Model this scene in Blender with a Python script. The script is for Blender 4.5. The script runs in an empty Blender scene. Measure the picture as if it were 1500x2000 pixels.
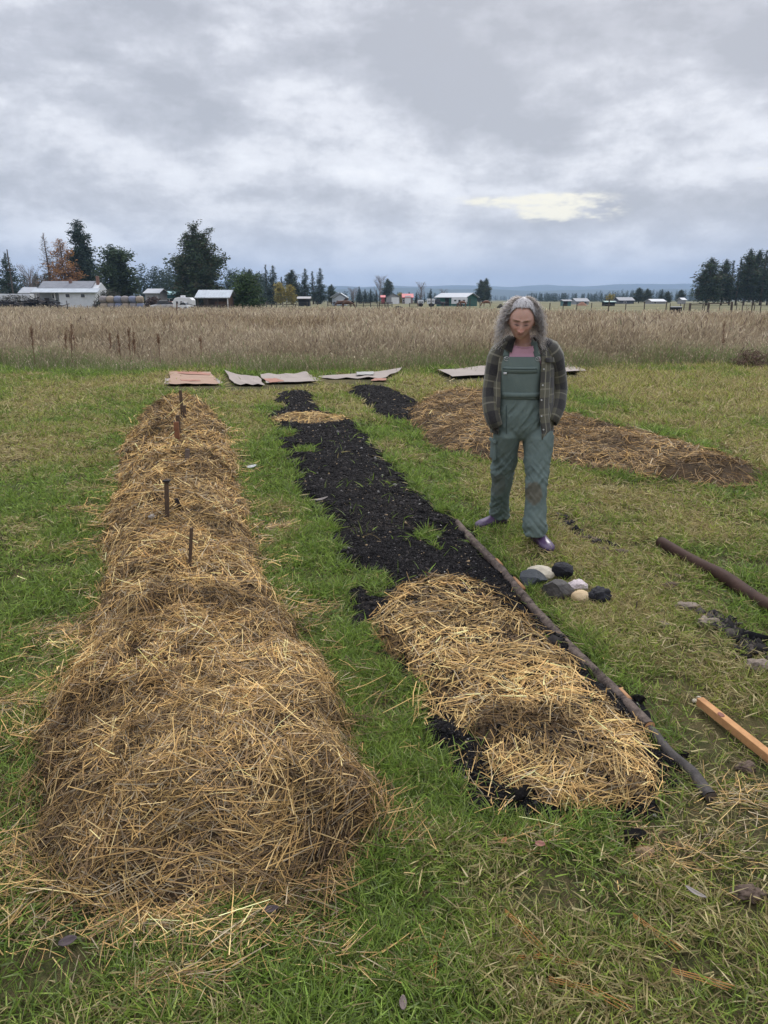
import bpy, bmesh, math, random
import numpy as np
from mathutils import Vector, Matrix
R = math.radians
random.seed(7); rng = np.random.default_rng(7)
SC = bpy.context.scene; COL = SC.collection

# ------------------------------------------------------------------ camera
CAM_H = 1.6; PITCH = R(16.5); FPX = 1400.0
cam_d = bpy.data.cameras.new('camera'); cam = bpy.data.objects.new('camera', cam_d); COL.objects.link(cam)
cam.location = (0, 0, CAM_H); cam.rotation_euler = (math.pi/2-PITCH, 0, 0)
cam_d.sensor_fit = 'VERTICAL'; cam_d.sensor_height = 36; cam_d.lens = FPX/2000*36
cam_d.clip_start = 0.05; cam_d.clip_end = 40000
SC.camera = cam
SC.render.resolution_x = 768; SC.render.resolution_y = 1024
cP, sP = math.cos(PITCH), math.sin(PITCH)

# ------------------------------------------------------------------ view, world, sun
SC.view_settings.view_transform = 'Standard'; SC.view_settings.look = 'None'
SC.view_settings.exposure = 0.52; SC.view_settings.gamma = 1
SUN_EL, SUN_AZ = R(42), R(18)          # azimuth measured from +Y towards +X
world = bpy.data.worlds.new("World"); SC.world = world; world.use_nodes = True
sun_d = bpy.data.lights.new('sun', 'SUN'); sun = bpy.data.objects.new('sun', sun_d); COL.objects.link(sun)
sun_d.energy = 1.5; sun_d.angle = R(20); sun_d.color = (1.0, 0.97, 0.92)
sdir = Vector((math.sin(SUN_AZ)*math.cos(SUN_EL), math.cos(SUN_AZ)*math.cos(SUN_EL), math.sin(SUN_EL)))
sun.rotation_euler = sdir.to_track_quat('Z', 'Y').to_euler()

class G:
    """small node graph helper"""
    def __init__(s, nt): s.nt = nt; s.n = nt.nodes; s.l = nt.links
    def put(s, sock, v):
        if isinstance(v, bpy.types.NodeSocket): s.l.new(v, sock)
        elif v is not None: sock.default_value = v
    def node(s, t, **kw):
        n = s.n.new(t)
        for k, v in kw.items(): setattr(n, k, v)
        return n
    def m(s, op, a, b=None, c=None, clamp=False):
        n = s.node('ShaderNodeMath', operation=op, use_clamp=clamp)
        for i, v in enumerate((a, b, c)): s.put(n.inputs[i], v)
        return n.outputs[0]
    def noise(s, vec, scale, detail=4, rough=.5, dist=0., out=0, dim='3D'):
        n = s.node('ShaderNodeTexNoise', noise_dimensions=dim)
        s.put(n.inputs['Vector'], vec); s.put(n.inputs['Scale'], scale); n.inputs['Detail'].default_value = detail
        n.inputs['Roughness'].default_value = rough; n.inputs['Distortion'].default_value = dist
        return n.outputs[out]
    def ramp(s, fac, stops, interp='LINEAR'):
        n = s.node('ShaderNodeValToRGB'); s.put(n.inputs[0], fac); cr = n.color_ramp; cr.interpolation = interp
        while len(cr.elements) < len(stops): cr.elements.new(.5)
        for e, (p, c) in zip(cr.elements, stops):
            e.position = p; e.color = (*c, 1) if not isinstance(c, (int, float)) else (c, c, c, 1)
        return n.outputs[0]
    def mix(s, fac, a, b, blend='MIX'):
        n = s.node('ShaderNodeMix', data_type='RGBA', blend_type=blend)
        s.put(n.inputs[0], fac)
        for i, v in ((6, a), (7, b)):
            if isinstance(v, (tuple, list)): v = (*v[:3], 1)
            s.put(n.inputs[i], v)
        return n.outputs[2]
    def comb(s, x, y, z):
        n = s.node('ShaderNodeCombineXYZ')
        for i, v in enumerate((x, y, z)): s.put(n.inputs[i], v)
        return n.outputs[0]
    def step(s, v, a, b):
        n = s.node('ShaderNodeMapRange', interpolation_type='SMOOTHSTEP'); s.put(n.inputs[0], v)
        n.inputs[1].default_value = a; n.inputs[2].default_value = b
        return n.outputs[0]

def build_world():
    g = G(world.node_tree); g.n.clear()
    out = g.node('ShaderNodeOutputWorld')
    tc = g.node('ShaderNodeTexCoord'); sep = g.node('ShaderNodeSeparateXYZ'); g.l.new(tc.outputs['Generated'], sep.inputs[0])
    x, y, z = sep.outputs
    sky = g.node('ShaderNodeTexSky', sky_type='NISHITA'); sky.sun_disc = False
    sky.sun_elevation = SUN_EL; sky.sun_rotation = SUN_AZ; sky.air_density = 1.5; sky.dust_density = 2
    b1 = g.node('ShaderNodeBackground'); g.l.new(sky.outputs[0], b1.inputs[0]); b1.inputs[1].default_value = .1
    zc = g.m('MAXIMUM', z, 0.0); zz = g.m('ADD', zc, .55)
    px = g.m('DIVIDE', x, zz); py = g.m('DIVIDE', y, zz)
    v = g.comb(px, py, 3.7); vw = g.comb(g.m('ADD', px, 7.3), py, g.m('MULTIPLY', zc, 3.))
    big = g.noise(v, 2.2, 3, .5, .1)                     # broad masses
    mid = g.noise(vw, 4.0, 10, .60, .12)                 # billows
    hi = g.noise(g.comb(px, g.m('ADD', py, 5.), 9.1), 8.5, 8, .66, .1)
    bil = g.m('SUBTRACT', 1.0, g.m('ABSOLUTE', g.m('MULTIPLY', g.m('SUBTRACT', g.noise(v, 5.0, 6, .55, .2), .5), 3.2)))
    det = hi
    d = g.m('ADD', g.m('MULTIPLY', g.m('SUBTRACT', big, .5), 1.0), g.m('MULTIPLY', g.m('SUBTRACT', mid, .5), 1.55))
    d = g.m('ADD', d, g.m('MULTIPLY', g.m('SUBTRACT', hi, .5), .80))
    d = g.m('ADD', d, g.m('MULTIPLY', g.m('SUBTRACT', bil, .55), -.30))
    def blob(az, el, sa, se, amp):
        az, el = R(az), R(el)
        u = g.m('ADD', g.m('MULTIPLY', x, math.cos(az)), g.m('MULTIPLY', y, -math.sin(az)))
        a = g.m('DIVIDE', u, math.sin(R(sa))); b = g.m('DIVIDE', g.m('SUBTRACT', z, math.sin(el)), math.sin(R(se)))
        r2 = g.m('ADD', g.m('MULTIPLY', a, a), g.m('MULTIPLY', b, b))
        e = g.m('POWER', 2.718, g.m('MULTIPLY', r2, -1.0))
        return g.m('MULTIPLY', g.m('MULTIPLY', e, g.m('GREATER_THAN', y, 0.0)), amp)
    lift = None
    for bb in ((12.5, 6.6, 6.5, 1.5, .22), (-1, 9.6, 8, 2.0, .24), (12, 9.0, 9, 1.2, .10), (25, 10.5, 6, 2.5, .20), (-22, 15.0, 9, 2.2, .06), (-26, 4.5, 9, 1.6, .05), (20, 4.6, 9, .8, .14), (-2, 4.0, 10, .8, .05), (8, 8.2, 5, .8, -.10), (9, 5.2, 6, .55, -.16), (17, 13.6, 8, 2.6, -.13), (-19, 11.8, 8, 1.6, -.12), (-8, 7.4, 8, 1.0, -.05), (0, 17, 14, 2.5, -.03)):
        v_ = blob(*bb); lift = v_ if lift is None else g.m('ADD', lift, v_)
    d = g.m('ADD', g.m('MULTIPLY', d, .86), g.m('ADD', .49, lift))
    col = g.ramp(d, [(.22, (.34, .35, .39)), (.40, (.42, .43, .475)), (.50, (.50, .51, .555)), (.60, (.595, .603, .645)), (.72, (.66, .67, .71)), (.88, (.735, .74, .765))])
    veil = g.step(zc, .12, .0)
    col = g.mix(g.m('MULTIPLY', veil, .55), col, (.44, .51, .64))
    # gap: warm pale light behind broken cloud
    gap = g.m('ADD', blob(13.6, 6.2, 3.6, .85, 1.15), blob(9.8, 6.9, 4.4, .42, .85)); gap = g.m('ADD', gap, blob(11.8, 6.1, 2.4, .55, .35))
    gap = g.m('ADD', gap, blob(27, 8.4, 2.0, .40, .8))
    gapn = g.noise(g.comb(g.m('MULTIPLY', x, 9.), g.m('MULTIPLY', z, 30.), y), 2.6, 8, .62)
    gapm = g.step(g.m('ADD', gap, g.m('MULTIPLY', g.m('SUBTRACT', gapn, .5), 3.4)), .25, 1.2)
    gapm = g.m('MULTIPLY', gapm, g.step(gap, .05, .6))
    col = g.mix(gapm, col, (.79, .75, .62))
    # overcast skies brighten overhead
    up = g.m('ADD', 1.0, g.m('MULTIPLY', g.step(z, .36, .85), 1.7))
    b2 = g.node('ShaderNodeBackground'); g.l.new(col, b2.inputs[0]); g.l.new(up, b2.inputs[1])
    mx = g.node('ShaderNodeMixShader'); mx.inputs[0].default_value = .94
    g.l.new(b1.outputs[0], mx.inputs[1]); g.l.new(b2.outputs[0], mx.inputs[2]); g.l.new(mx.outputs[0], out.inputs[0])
build_world()

# ------------------------------------------------------------------ helpers: pixels of the photo to points of the place
def at(px, py, z=0.):
    u = (px-750)/FPX; v = (1000-py)/FPX
    d = (u, cP+v*sP, -sP+v*cP); t = (z-CAM_H)/d[2]
    return (d[0]*t, d[1]*t)
def W(px, py, Y):
    u = (px-750)/FPX; v = (1000-py)/FPX
    d = (u, cP+v*sP, -sP+v*cP); t = Y/d[1]
    return Vector((d[0]*t, Y, CAM_H+d[2]*t))
def farx(px, Y): return W(px, 590, Y).x
def farz(py, Y): return W(750, py, Y).z

# ------------------------------------------------------------------ numpy noise
def _h(ix, iy, iz, seed):
    n = (ix*374761393 + iy*668265263 + iz*2147483647 + seed*974634777) & 0xffffffff
    n = ((n ^ (n >> 13))*1274126177) & 0xffffffff
    return ((n ^ (n >> 16)) & 0xffff)/65535.0
def vn(x, y, z=0., seed=0):
    x = np.asarray(x, float); y = np.asarray(y, float); z = np.zeros_like(x)+z
    ix, iy, iz = np.floor(x).astype(np.int64), np.floor(y).astype(np.int64), np.floor(z).astype(np.int64)
    fx, fy, fz = x-ix, y-iy, z-iz
    fx, fy, fz = [f*f*(3-2*f) for f in (fx, fy, fz)]
    r = 0
    for dx in (0, 1):
        for dy in (0, 1):
            for dz in (0, 1):
                w = (fx if dx else 1-fx)*(fy if dy else 1-fy)*(fz if dz else 1-fz)
                r = r+w*_h(ix+dx, iy+dy, iz+dz, seed)
    return r*2-1
def fbm(x, y, z=0., o=3, seed=0):
    r = 0; a = 1; s = 1; t = 0
    for i in range(o):
        r = r+a*vn(np.asarray(x)*s, np.asarray(y)*s, np.asarray(z)*s, seed+i*17); t += a; a *= .5; s *= 2.03
    return r/t
def gz(x, y):
    d = np.hypot(x, y); f = np.clip(1-(d-25)/40, 0, 1)
    return (0.022*vn(np.asarray(x)*.7, np.asarray(y)*.7, seed=3)+0.012*vn(np.asarray(x)*2.6, np.asarray(y)*2.6, seed=4))*f
def gz1(x, y): return float(gz(np.array([x]), np.array([y]))[0])

# ------------------------------------------------------------------ materials
MATS = {}
def mat(name, col, rough=.85, var=.25, scale=6., bump=0., bscale=None, col2=None, metal=0., spec=.3, coat=0.):
    if name in MATS: return MATS[name]
    m = bpy.data.materials.new(name); m.use_nodes = True; g = G(m.node_tree); p = g.n['Principled BSDF']
    tc = g.node('ShaderNodeTexCoord'); o = tc.outputs['Object']
    n = g.noise(o, scale, 5, .6)
    c2 = col2 or tuple(c*(1-var) for c in col)
    c = g.mix(g.step(n, .3, .7), c2, col)
    n2 = g.noise(o, scale*5.3, 4, .6)
    c = g.mix(g.m('MULTIPLY', g.step(n2, .35, .75), var*.8), c, tuple(min(1, x*1.35) for x in col))
    g.l.new(c, p.inputs['Base Color']); p.inputs['Roughness'].default_value = rough; p.inputs['Metallic'].default_value = metal
    p.inputs['Specular IOR Level'].default_value = spec
    if coat: p.inputs['Coat Weight'].default_value = coat; p.inputs['Coat Roughness'].default_value = .25
    if bump:
        b = g.node('ShaderNodeBump'); b.inputs['Strength'].default_value = 1; b.inputs['Distance'].default_value = bump
        g.l.new(g.noise(o, bscale or scale*3, 6, .65), b.inputs['Height']); g.l.new(b.outputs[0], p.inputs['Normal'])
    MATS[name] = m; return m
def attr_mat(name, rough=.8, transl=0., spec=.2, bump=0., bscale=50):
    """colour comes from the per-strand colour attribute of the mesh"""
    if name in MATS: return MATS[name]
    m = bpy.data.materials.new(name); m.use_nodes = True; g = G(m.node_tree); p = g.n['Principled BSDF']; out = g.n['Material Output']
    a = g.node('ShaderNodeAttribute', attribute_name='Col'); c = a.outputs[0]
    g.l.new(c, p.inputs['Base Color']); p.inputs['Roughness'].default_value = rough; p.inputs['Specular IOR Level'].default_value = spec
    if bump:
        tc = g.node('ShaderNodeTexCoord')
        b = g.node('ShaderNodeBump'); b.inputs['Strength'].default_value = 1; b.inputs['Distance'].default_value = bump
        g.l.new(g.noise(tc.outputs['Object'], bscale, 5, .65), b.inputs['Height']); g.l.new(b.outputs[0], p.inputs['Normal'])
    if transl:
        t = g.node('ShaderNodeBsdfTranslucent'); g.l.new(c, t.inputs[0]); mx = g.node('ShaderNodeMixShader'); mx.inputs[0].default_value = transl
        g.l.new(p.outputs[0], mx.inputs[1]); g.l.new(t.outputs[0], mx.inputs[2]); g.l.new(mx.outputs[0], out.inputs[0])
    MATS[name] = m; return m

# ------------------------------------------------------------------ mesh helpers
def np_mesh(name, V, F, cols=None, m=None, smooth=False, mats=None, midx=None, uvs=None):
    """V (n,3); F list of arrays (k, nverts) of faces"""
    me = bpy.data.meshes.new(name); V = np.asarray(V, np.float32)
    F = [np.asarray(f, np.int32) for f in (F if isinstance(F, list) else [F]) if len(f)]
    me.vertices.add(len(V)); me.vertices.foreach_set('co', V.ravel())
    nl = sum(f.size for f in F); nf = sum(len(f) for f in F)
    me.loops.add(nl); me.loops.foreach_set('vertex_index', np.concatenate([f.ravel() for f in F]))
    me.polygons.add(nf); tot = np.concatenate([np.full(len(f), f.shape[1], np.int32) for f in F])
    st = np.concatenate([[0], np.cumsum(tot)[:-1]]).astype(np.int32)
    me.polygons.foreach_set('loop_start', st)
    try: me.polygons.foreach_set('loop_total', tot)
    except Exception: pass
    if smooth: me.polygons.foreach_set('use_smooth', np.ones(nf, bool))
    if cols is not None:
        c = np.ones((len(V), 4), np.float32); c[:, :3] = cols
        a = me.attributes.new('Col', 'FLOAT_COLOR', 'POINT'); a.data.foreach_set('color', c.ravel())
    if uvs is not None:
        ul = me.uv_layers.new(name='UVMap'); li = np.concatenate([f.ravel() for f in F])
        ul.data.foreach_set('uv', np.asarray(uvs, np.float32)[li].ravel())
    me.update(calc_edges=True); me.validate()
    if m: me.materials.append(m)
    return me
def link(name, me, parent=None, loc=None):
    o = bpy.data.objects.new(name, me); COL.objects.link(o)
    if parent: o.parent = parent
    if loc: o.location = loc
    return o
def tag(o, label=None, cat=None, group=None, kind=None):
    if label: o['label'] = label
    if cat: o['category'] = cat
    if group: o['group'] = group
    if kind: o['kind'] = kind
    return o
def thing(name, label, cat, loc=(0, 0, 0), rz=0., group=None):
    o = link(name, None); o.location = loc; o.rotation_euler = (0, 0, rz); return tag(o, label, cat, group)
def dup(root, loc, rz=0., scale=1., label=None, group=None):
    r = root.copy(); COL.objects.link(r); r.location = loc; r.rotation_euler = (0, 0, rz)
    r.scale = (scale,)*3 if isinstance(scale, (int, float)) else scale
    if label: r['label'] = label
    if group: r['group'] = group
    for ch in list(root.children):
        c = ch.copy(); COL.objects.link(c); c.parent = r
        for gch in list(ch.children):
            d = gch.copy(); COL.objects.link(d); d.parent = c
    return r

class MB:
    def __init__(s): s.v = []; s.f = []
    def add(s, vs, fs):
        b = len(s.v); s.v += [tuple(v) for v in vs]; s.f += [tuple(b+i for i in f) for f in fs]; return s
    def box(s, c, d, rz=0., rx=0., ry=0.):
        M = Matrix.Rotation(rz, 3, 'Z') @ Matrix.Rotation(ry, 3, 'Y') @ Matrix.Rotation(rx, 3, 'X')
        vs = [M @ Vector((x*d[0]/2, y*d[1]/2, z*d[2]/2))+Vector(c) for x in (-1, 1) for y in (-1, 1) for z in (-1, 1)]
        return s.add(vs, [(0, 1, 3, 2), (4, 6, 7, 5), (0, 4, 5, 1), (2, 3, 7, 6), (0, 2, 6, 4), (1, 5, 7, 3)])
    def prism(s, poly, y0, y1):
        """poly in x,z extruded from y0 to y1"""
        n = len(poly); vs = [(x, y0, z) for x, z in poly]+[(x, y1, z) for x, z in poly]
        fs = [tuple(range(n)), tuple(range(2*n-1, n-1, -1))]+[(i, i+n, (i+1) % n+n, (i+1) % n) for i in range(n)]
        return s.add(vs, fs)
    def prismx(s, poly, x0, x1):
        n = len(poly); vs = [(x0, y, z) for y, z in poly]+[(x1, y, z) for y, z in poly]
        fs = [tuple(range(n)), tuple(range(2*n-1, n-1, -1))]+[(i, i+n, (i+1) % n+n, (i+1) % n) for i in range(n)]
        return s.add(vs, fs)
    def tube(s, pts, rad, n=8, cap=True):
        pts = [Vector(p) for p in pts]; rad = rad if isinstance(rad, (list, tuple)) else [rad]*len(pts)
        vs = []; fs = []; ref = None
        for i, p in enumerate(pts):
            t = (pts[min(i+1, len(pts)-1)]-pts[max(i-1, 0)]).normalized()
            if ref is None: ref = Vector((0, 0, 1)) if abs(t.z) < .9 else Vector((1, 0, 0))
            a = t.cross(ref).normalized(); b = t.cross(a).normalized(); ref = a.cross(t)*1.0 if False else ref
            r = rad[i]; ra, rb = (r if isinstance(r, (tuple, list)) else (r, r))
            vs += [p+a*ra*math.cos(2*math.pi*k/n)+b*rb*math.sin(2*math.pi*k/n) for k in range(n)]
        for i in range(len(pts)-1):
            for k in range(n): fs.append((i*n+k, i*n+(k+1) % n, (i+1)*n+(k+1) % n, (i+1)*n+k))
        if cap: fs += [tuple(range(n-1, -1, -1)), tuple(range((len(pts)-1)*n, len(pts)*n))]
        return s.add(vs, fs)
    def sheet(s, rows, close=False):
        b = [p for r in rows for p in r]; n = len(rows[0]); fs = []
        for i in range(len(rows)-1):
            for k in range(n if close else n-1): fs.append((i*n+k, i*n+(k+1) % n, (i+1)*n+(k+1) % n, (i+1)*n+k))
        return s.add(b, fs)
    def build(s, name, m, parent=None, loc=(0, 0, 0), smooth=False, bevel=0., solid=0., sub=0, origin=None, weld=False):
        me = bpy.data.meshes.new(name); o_ = Vector(origin) if origin is not None else Vector((0, 0, 0))
        me.from_pydata([tuple(Vector(v)-o_) for v in s.v], [], s.f); me.materials.append(m)
        if weld or smooth or bevel:
            bm = bmesh.new(); bm.from_mesh(me)
            if weld: bmesh.ops.remove_doubles(bm, verts=bm.verts, dist=.0005)
            bmesh.ops.recalc_face_normals(bm, faces=bm.faces); bm.to_mesh(me); bm.free()
        if smooth: me.polygons.foreach_set('use_smooth', [True]*len(me.polygons))
        me.update()
        o = link(name, me, parent, loc)
        if solid: md = o.modifiers.new('solid', 'SOLIDIFY'); md.thickness = solid; md.offset = 0
        if bevel: md = o.modifiers.new('bevel', 'BEVEL'); md.width = bevel; md.segments = 2; md.limit_method = 'ANGLE'
        if sub: md = o.modifiers.new('sub', 'SUBSURF'); md.levels = md.render_levels = sub
        return o

def bake(o):
    """apply the object's modifiers into its mesh"""
    dg = bpy.context.evaluated_depsgraph_get(); dg.update()
    me = bpy.data.meshes.new_from_object(o.evaluated_get(dg)); old = o.data
    o.modifiers.clear(); o.data = me
    return o
def co(me):
    a = np.empty(len(me.vertices)*3, np.float32); me.vertices.foreach_get('co', a); return a.reshape(-1, 3)
def nrm(me):
    a = np.empty(len(me.vertices)*3, np.float32); me.vertices.foreach_get('normal', a); return a.reshape(-1, 3)
def setco(me, V): me.vertices.foreach_set('co', np.asarray(V, np.float32).ravel()); me.update()
def setcol(me, c):
    a = me.attributes.get('Col') or me.attributes.new('Col', 'FLOAT_COLOR', 'POINT')
    cc = np.ones((len(me.vertices), 4), np.float32); cc[:, :3] = c; a.data.foreach_set('color', cc.ravel())
def keep_largest(o):
    bm = bmesh.new(); bm.from_mesh(o.data); bm.verts.ensure_lookup_table(); seen = set(); best = []
    for v in bm.verts:
        if v.index in seen: continue
        st = [v]; seen.add(v.index); comp = []
        while st:
            a = st.pop(); comp.append(a)
            for e in a.link_edges:
                w = e.other_vert(a)
                if w.index not in seen: seen.add(w.index); st.append(w)
        if len(comp) > len(best): best = comp
    b = set(v.index for v in best); bmesh.ops.delete(bm, geom=[v for v in bm.verts if v.index not in b], context='VERTS')
    bm.to_mesh(o.data); bm.free()
def remesh(o, voxel, smooth_it=6):
    md = o.modifiers.new('r', 'REMESH'); md.mode = 'VOXEL'; md.voxel_size = voxel; md.use_smooth_shade = True
    if smooth_it: s = o.modifiers.new('s', 'SMOOTH'); s.iterations = smooth_it; s.factor = .5
    return bake(o)

def ribbons(P0, T, S, L, Wd, bend, cols, segs=2, tip=.15, cols_tip=None):
    """P0 base (n,3), T unit direction, S unit side, L length, Wd width, bend vector (n,3) added quadratically"""
    n = len(P0); ts = np.linspace(0, 1, segs+1)
    pts = P0[:, None, :]+T[:, None, :]*(L[:, None]*ts)[..., None]+bend[:, None, :]*(ts**2)[None, :, None]
    w = (Wd[:, None]*np.interp(ts, [0, .5, 1], [1, .9, tip])[None, :])[..., None]*S[:, None, :]*.5
    V = np.stack([pts-w, pts+w], 2).reshape(n, (segs+1)*2, 3)
    base = (np.arange(n)*(segs+1)*2)[:, None]
    F = np.concatenate([base+np.array([2*k, 2*k+1, 2*k+3, 2*k+2])[None] for k in range(segs)])
    c = np.repeat(cols[:, None, :], (segs+1)*2, 1)
    if cols_tip is not None:
        tt = np.repeat(ts, 2)[None, :, None]; c = c*(1-tt)+cols_tip[:, None, :]*tt
    return V.reshape(-1, 3), F, c.reshape(-1, 3)
def unit(v): return v/np.maximum(np.linalg.norm(v, axis=-1, keepdims=True), 1e-9)

def poly_sd(P, x, y):
    """signed distance, positive inside"""
    P = np.asarray(P); x = np.asarray(x, float); y = np.asarray(y, float)
    d = np.full(x.shape, 1e9); ins = np.zeros(x.shape, bool)
    for i in range(len(P)):
        ax, ay = P[i]; bx, by = P[(i+1) % len(P)]
        ex, ey = bx-ax, by-ay; t = np.clip(((x-ax)*ex+(y-ay)*ey)/(ex*ex+ey*ey), 0, 1)
        d = np.minimum(d, np.hypot(x-ax-t*ex, y-ay-t*ey))
        c = ((ay > y) != (by > y)) & (x < (bx-ax)*(y-ay)/(by-ay+1e-12)+ax); ins ^= c
    return np.where(ins, d, -d)
def smooth_poly(P, it=2):
    P = np.asarray(P, float)
    for _ in range(it):
        Q = np.roll(P, -1, 0); P = np.stack([P*.75+Q*.25, P*.25+Q*.75], 1).reshape(-1, 2)
    return P

# ------------------------------------------------------------------ outlines of the beds on the ground
def gpoly(pts, it=1): return smooth_poly([at(a, b) for a, b in pts], it)
POLY_MOUND = gpoly([(x_, y_+.085*(y_-585)*min(1, max(0, (1640-y_)/260))*min(1, max(0, (y_-820)/120))) for x_, y_ in [(70, 1690), (45, 1600), (85, 1480), (95, 1400), (120, 1300), (165, 1210), (195, 1150), (208, 1085), (200, 1040), (212, 990), (235, 940), (235, 890), (255, 850), (285, 815), (330, 800), (400, 797), (440, 830), (455, 880), (468, 930), (475, 985), (505, 1035), (525, 1090), (560, 1180), (640, 1300), (680, 1410), (720, 1530), (735, 1610), (665, 1700), (550, 1755), (400, 1785), (230, 1800), (110, 1760)]])
POLY_CHAR = gpoly([(536, 768), (600, 764), (612, 780), (622, 803), (680, 822), (705, 850), (760, 910), (800, 960), (860, 1005), (905, 1035), (945, 1090), (985, 1130), (1060, 1205), (1130, 1280), (1200, 1360), (1262, 1450), (1300, 1510), (1270, 1575), (1120, 1590), (990, 1590), (935, 1540), (860, 1475), (835, 1400), (815, 1340), (770, 1280), (725, 1240), (692, 1200), (688, 1165), (690, 1140), (760, 1135), (765, 1120), (700, 1110), (665, 1070), (650, 1030), (605, 985), (585, 945), (575, 905), (535, 860), (555, 840), (522, 822), (530, 806), (562, 800), (540, 782)])
POLY_STRAW_MID = gpoly([(738, 1240), (748, 1200), (785, 1150), (850, 1134), (930, 1140), (980, 1172), (1035, 1230), (1098, 1295), (1160, 1370), (1222, 1450), (1262, 1520), (1265, 1570), (1180, 1592), (1070, 1592), (985, 1560), (915, 1490), (860, 1405), (812, 1330), (775, 1280)])
POLY_STRAW_PATCH = gpoly([(525, 823), (545, 812), (600, 810), (650, 813), (675, 824), (655, 832), (600, 832), (545, 831)])
POLY_CHAR_FAR = gpoly([(688, 757), (740, 757), (775, 772), (805, 790), (830, 830), (800, 828), (760, 820), (735, 795), (715, 780)])
POLY_STRAW_FAR = gpoly([(800, 800), (840, 775), (900, 762), (970, 768), (1070, 800), (1180, 830), (1285, 852), (1390, 893), (1495, 928), (1485, 948), (1400, 960), (1310, 950), (1200, 928), (1050, 903), (940, 900), (850, 880), (820, 850), (790, 815)])

def h_mound(x, y):
    sd = poly_sd(POLY_MOUND, x, y)+.05*vn(x*2.2, y*2.2, seed=11)+.03*vn(x*9, y*9, seed=12)
    w = .48; t = np.clip(sd/w, 0, 1); prof = np.sin(t*math.pi/2)**.8
    H = .265+.055*vn(x*.9, y*1.9, seed=13)+.075*fbm(x*3.4, y*3.8, seed=14)
    low = .055*fbm(x*10, y*10, seed=15, o=2)
    # long mat edges across the bed
    return sd, gz(x, y)+np.where(sd > 0, prof*(H+low), -.03)
HOLES = [(*at(598, 880), .09), (*at(835, 1048), .06), (*at(730, 1138), .09), (*at(560, 852), .10), (*at(850, 1062), .03)]
def h_char(x, y):
    sd = np.maximum(poly_sd(POLY_CHAR, x, y), -9)+.03+.06*vn(x*5, y*5, seed=21)+.06*vn(x*14, y*14, seed=22)
    for hx, hy, hr in HOLES: sd = np.minimum(sd, np.hypot(x-hx, (y-hy)*.6)-hr+.05*vn(x*16, y*16, seed=26))
    t = np.clip(sd/.12, 0, 1)
    return sd, gz(x, y)+np.where(sd > 0, t*(.035+.015*vn(x*3, y*3, seed=23)+.008*vn(x*13, y*13, seed=24)), -.02)
def h_charfar(x, y):
    sd = poly_sd(POLY_CHAR_FAR, x, y)+.14+.06*vn(x*4, y*4, seed=25)+.04*vn(x*14, y*14, seed=22)
    t = np.clip(sd/.12, 0, 1)
    return sd, gz(x, y)+np.where(sd > 0, t*(.035+.015*vn(x*3, y*3, seed=23)), -.02)
def h_smid(x, y):
    sd = poly_sd(POLY_STRAW_MID, x, y)+.035*vn(x*4, y*4, seed=31)+.03*vn(x*12, y*12, seed=32)
    t = np.clip(sd/.20, 0, 1); prof = np.sin(t*math.pi/2)**.8
    return sd, gz(x, y)+np.where(sd > 0, .02+prof*(.07+.03*fbm(x*3.5, y*3.5, seed=33)+.022*fbm(x*11, y*11, seed=34)), -.02)
def h_spatch(x, y):
    sd = poly_sd(POLY_STRAW_PATCH, x, y)+.05*vn(x*6, y*6, seed=35)
    t = np.clip(sd/.25, 0, 1)
    return sd, gz(x, y)+np.where(sd > 0, .03+t*(.05+.02*vn(x*6, y*6, seed=36)), -.02)
def h_sfar(x, y):
    sd = poly_sd(POLY_STRAW_FAR, x, y)+.07*vn(x*2.5, y*2.5, seed=41)+.04*vn(x*8, y*8, seed=42)
    t = np.clip(sd/.4, 0, 1); prof = np.sin(t*math.pi/2)
    return sd, gz(x, y)+np.where(sd > 0, .01+prof*(.10+.05*fbm(x*2.2, y*2.2, seed=43)+.045*fbm(x*8, y*8, seed=44)), -.02)

def core(name, poly, hf, step, colf, m, parent):
    x0, y0 = poly.min(0)-.1; x1, y1 = poly.max(0)+.1
    nx = int((x1-x0)/step)+2; ny = int((y1-y0)/step)+2
    X, Y = np.meshgrid(np.linspace(x0, x1, nx), np.linspace(y0, y1, ny))
    sd, Z = hf(X.ravel(), Y.ravel())
    idx = np.arange(nx*ny).reshape(ny, nx)
    F = np.stack([idx[:-1, :-1], idx[:-1, 1:], idx[1:, 1:], idx[1:, :-1]], -1).reshape(-1, 4)
    keep = (sd[F] > -.03).any(1); F = F[keep]
    used = np.unique(F); remap = -np.ones(nx*ny, int); remap[used] = np.arange(len(used))
    V = np.stack([X.ravel(), Y.ravel(), Z], 1)[used]
    me = np_mesh(name, V, remap[F], colf(V[:, 0], V[:, 1], V[:, 2]), m, smooth=True)
    return link(name, me, parent)

def rand_cols(n, pal, wts, jit=.15):
    pal = np.array(pal); k = rng.choice(len(pal), n, p=np.array(wts)/sum(wts))
    return np.clip(pal[k]*(1+jit*rng.standard_normal((n, 1))), .003, 1)

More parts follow.
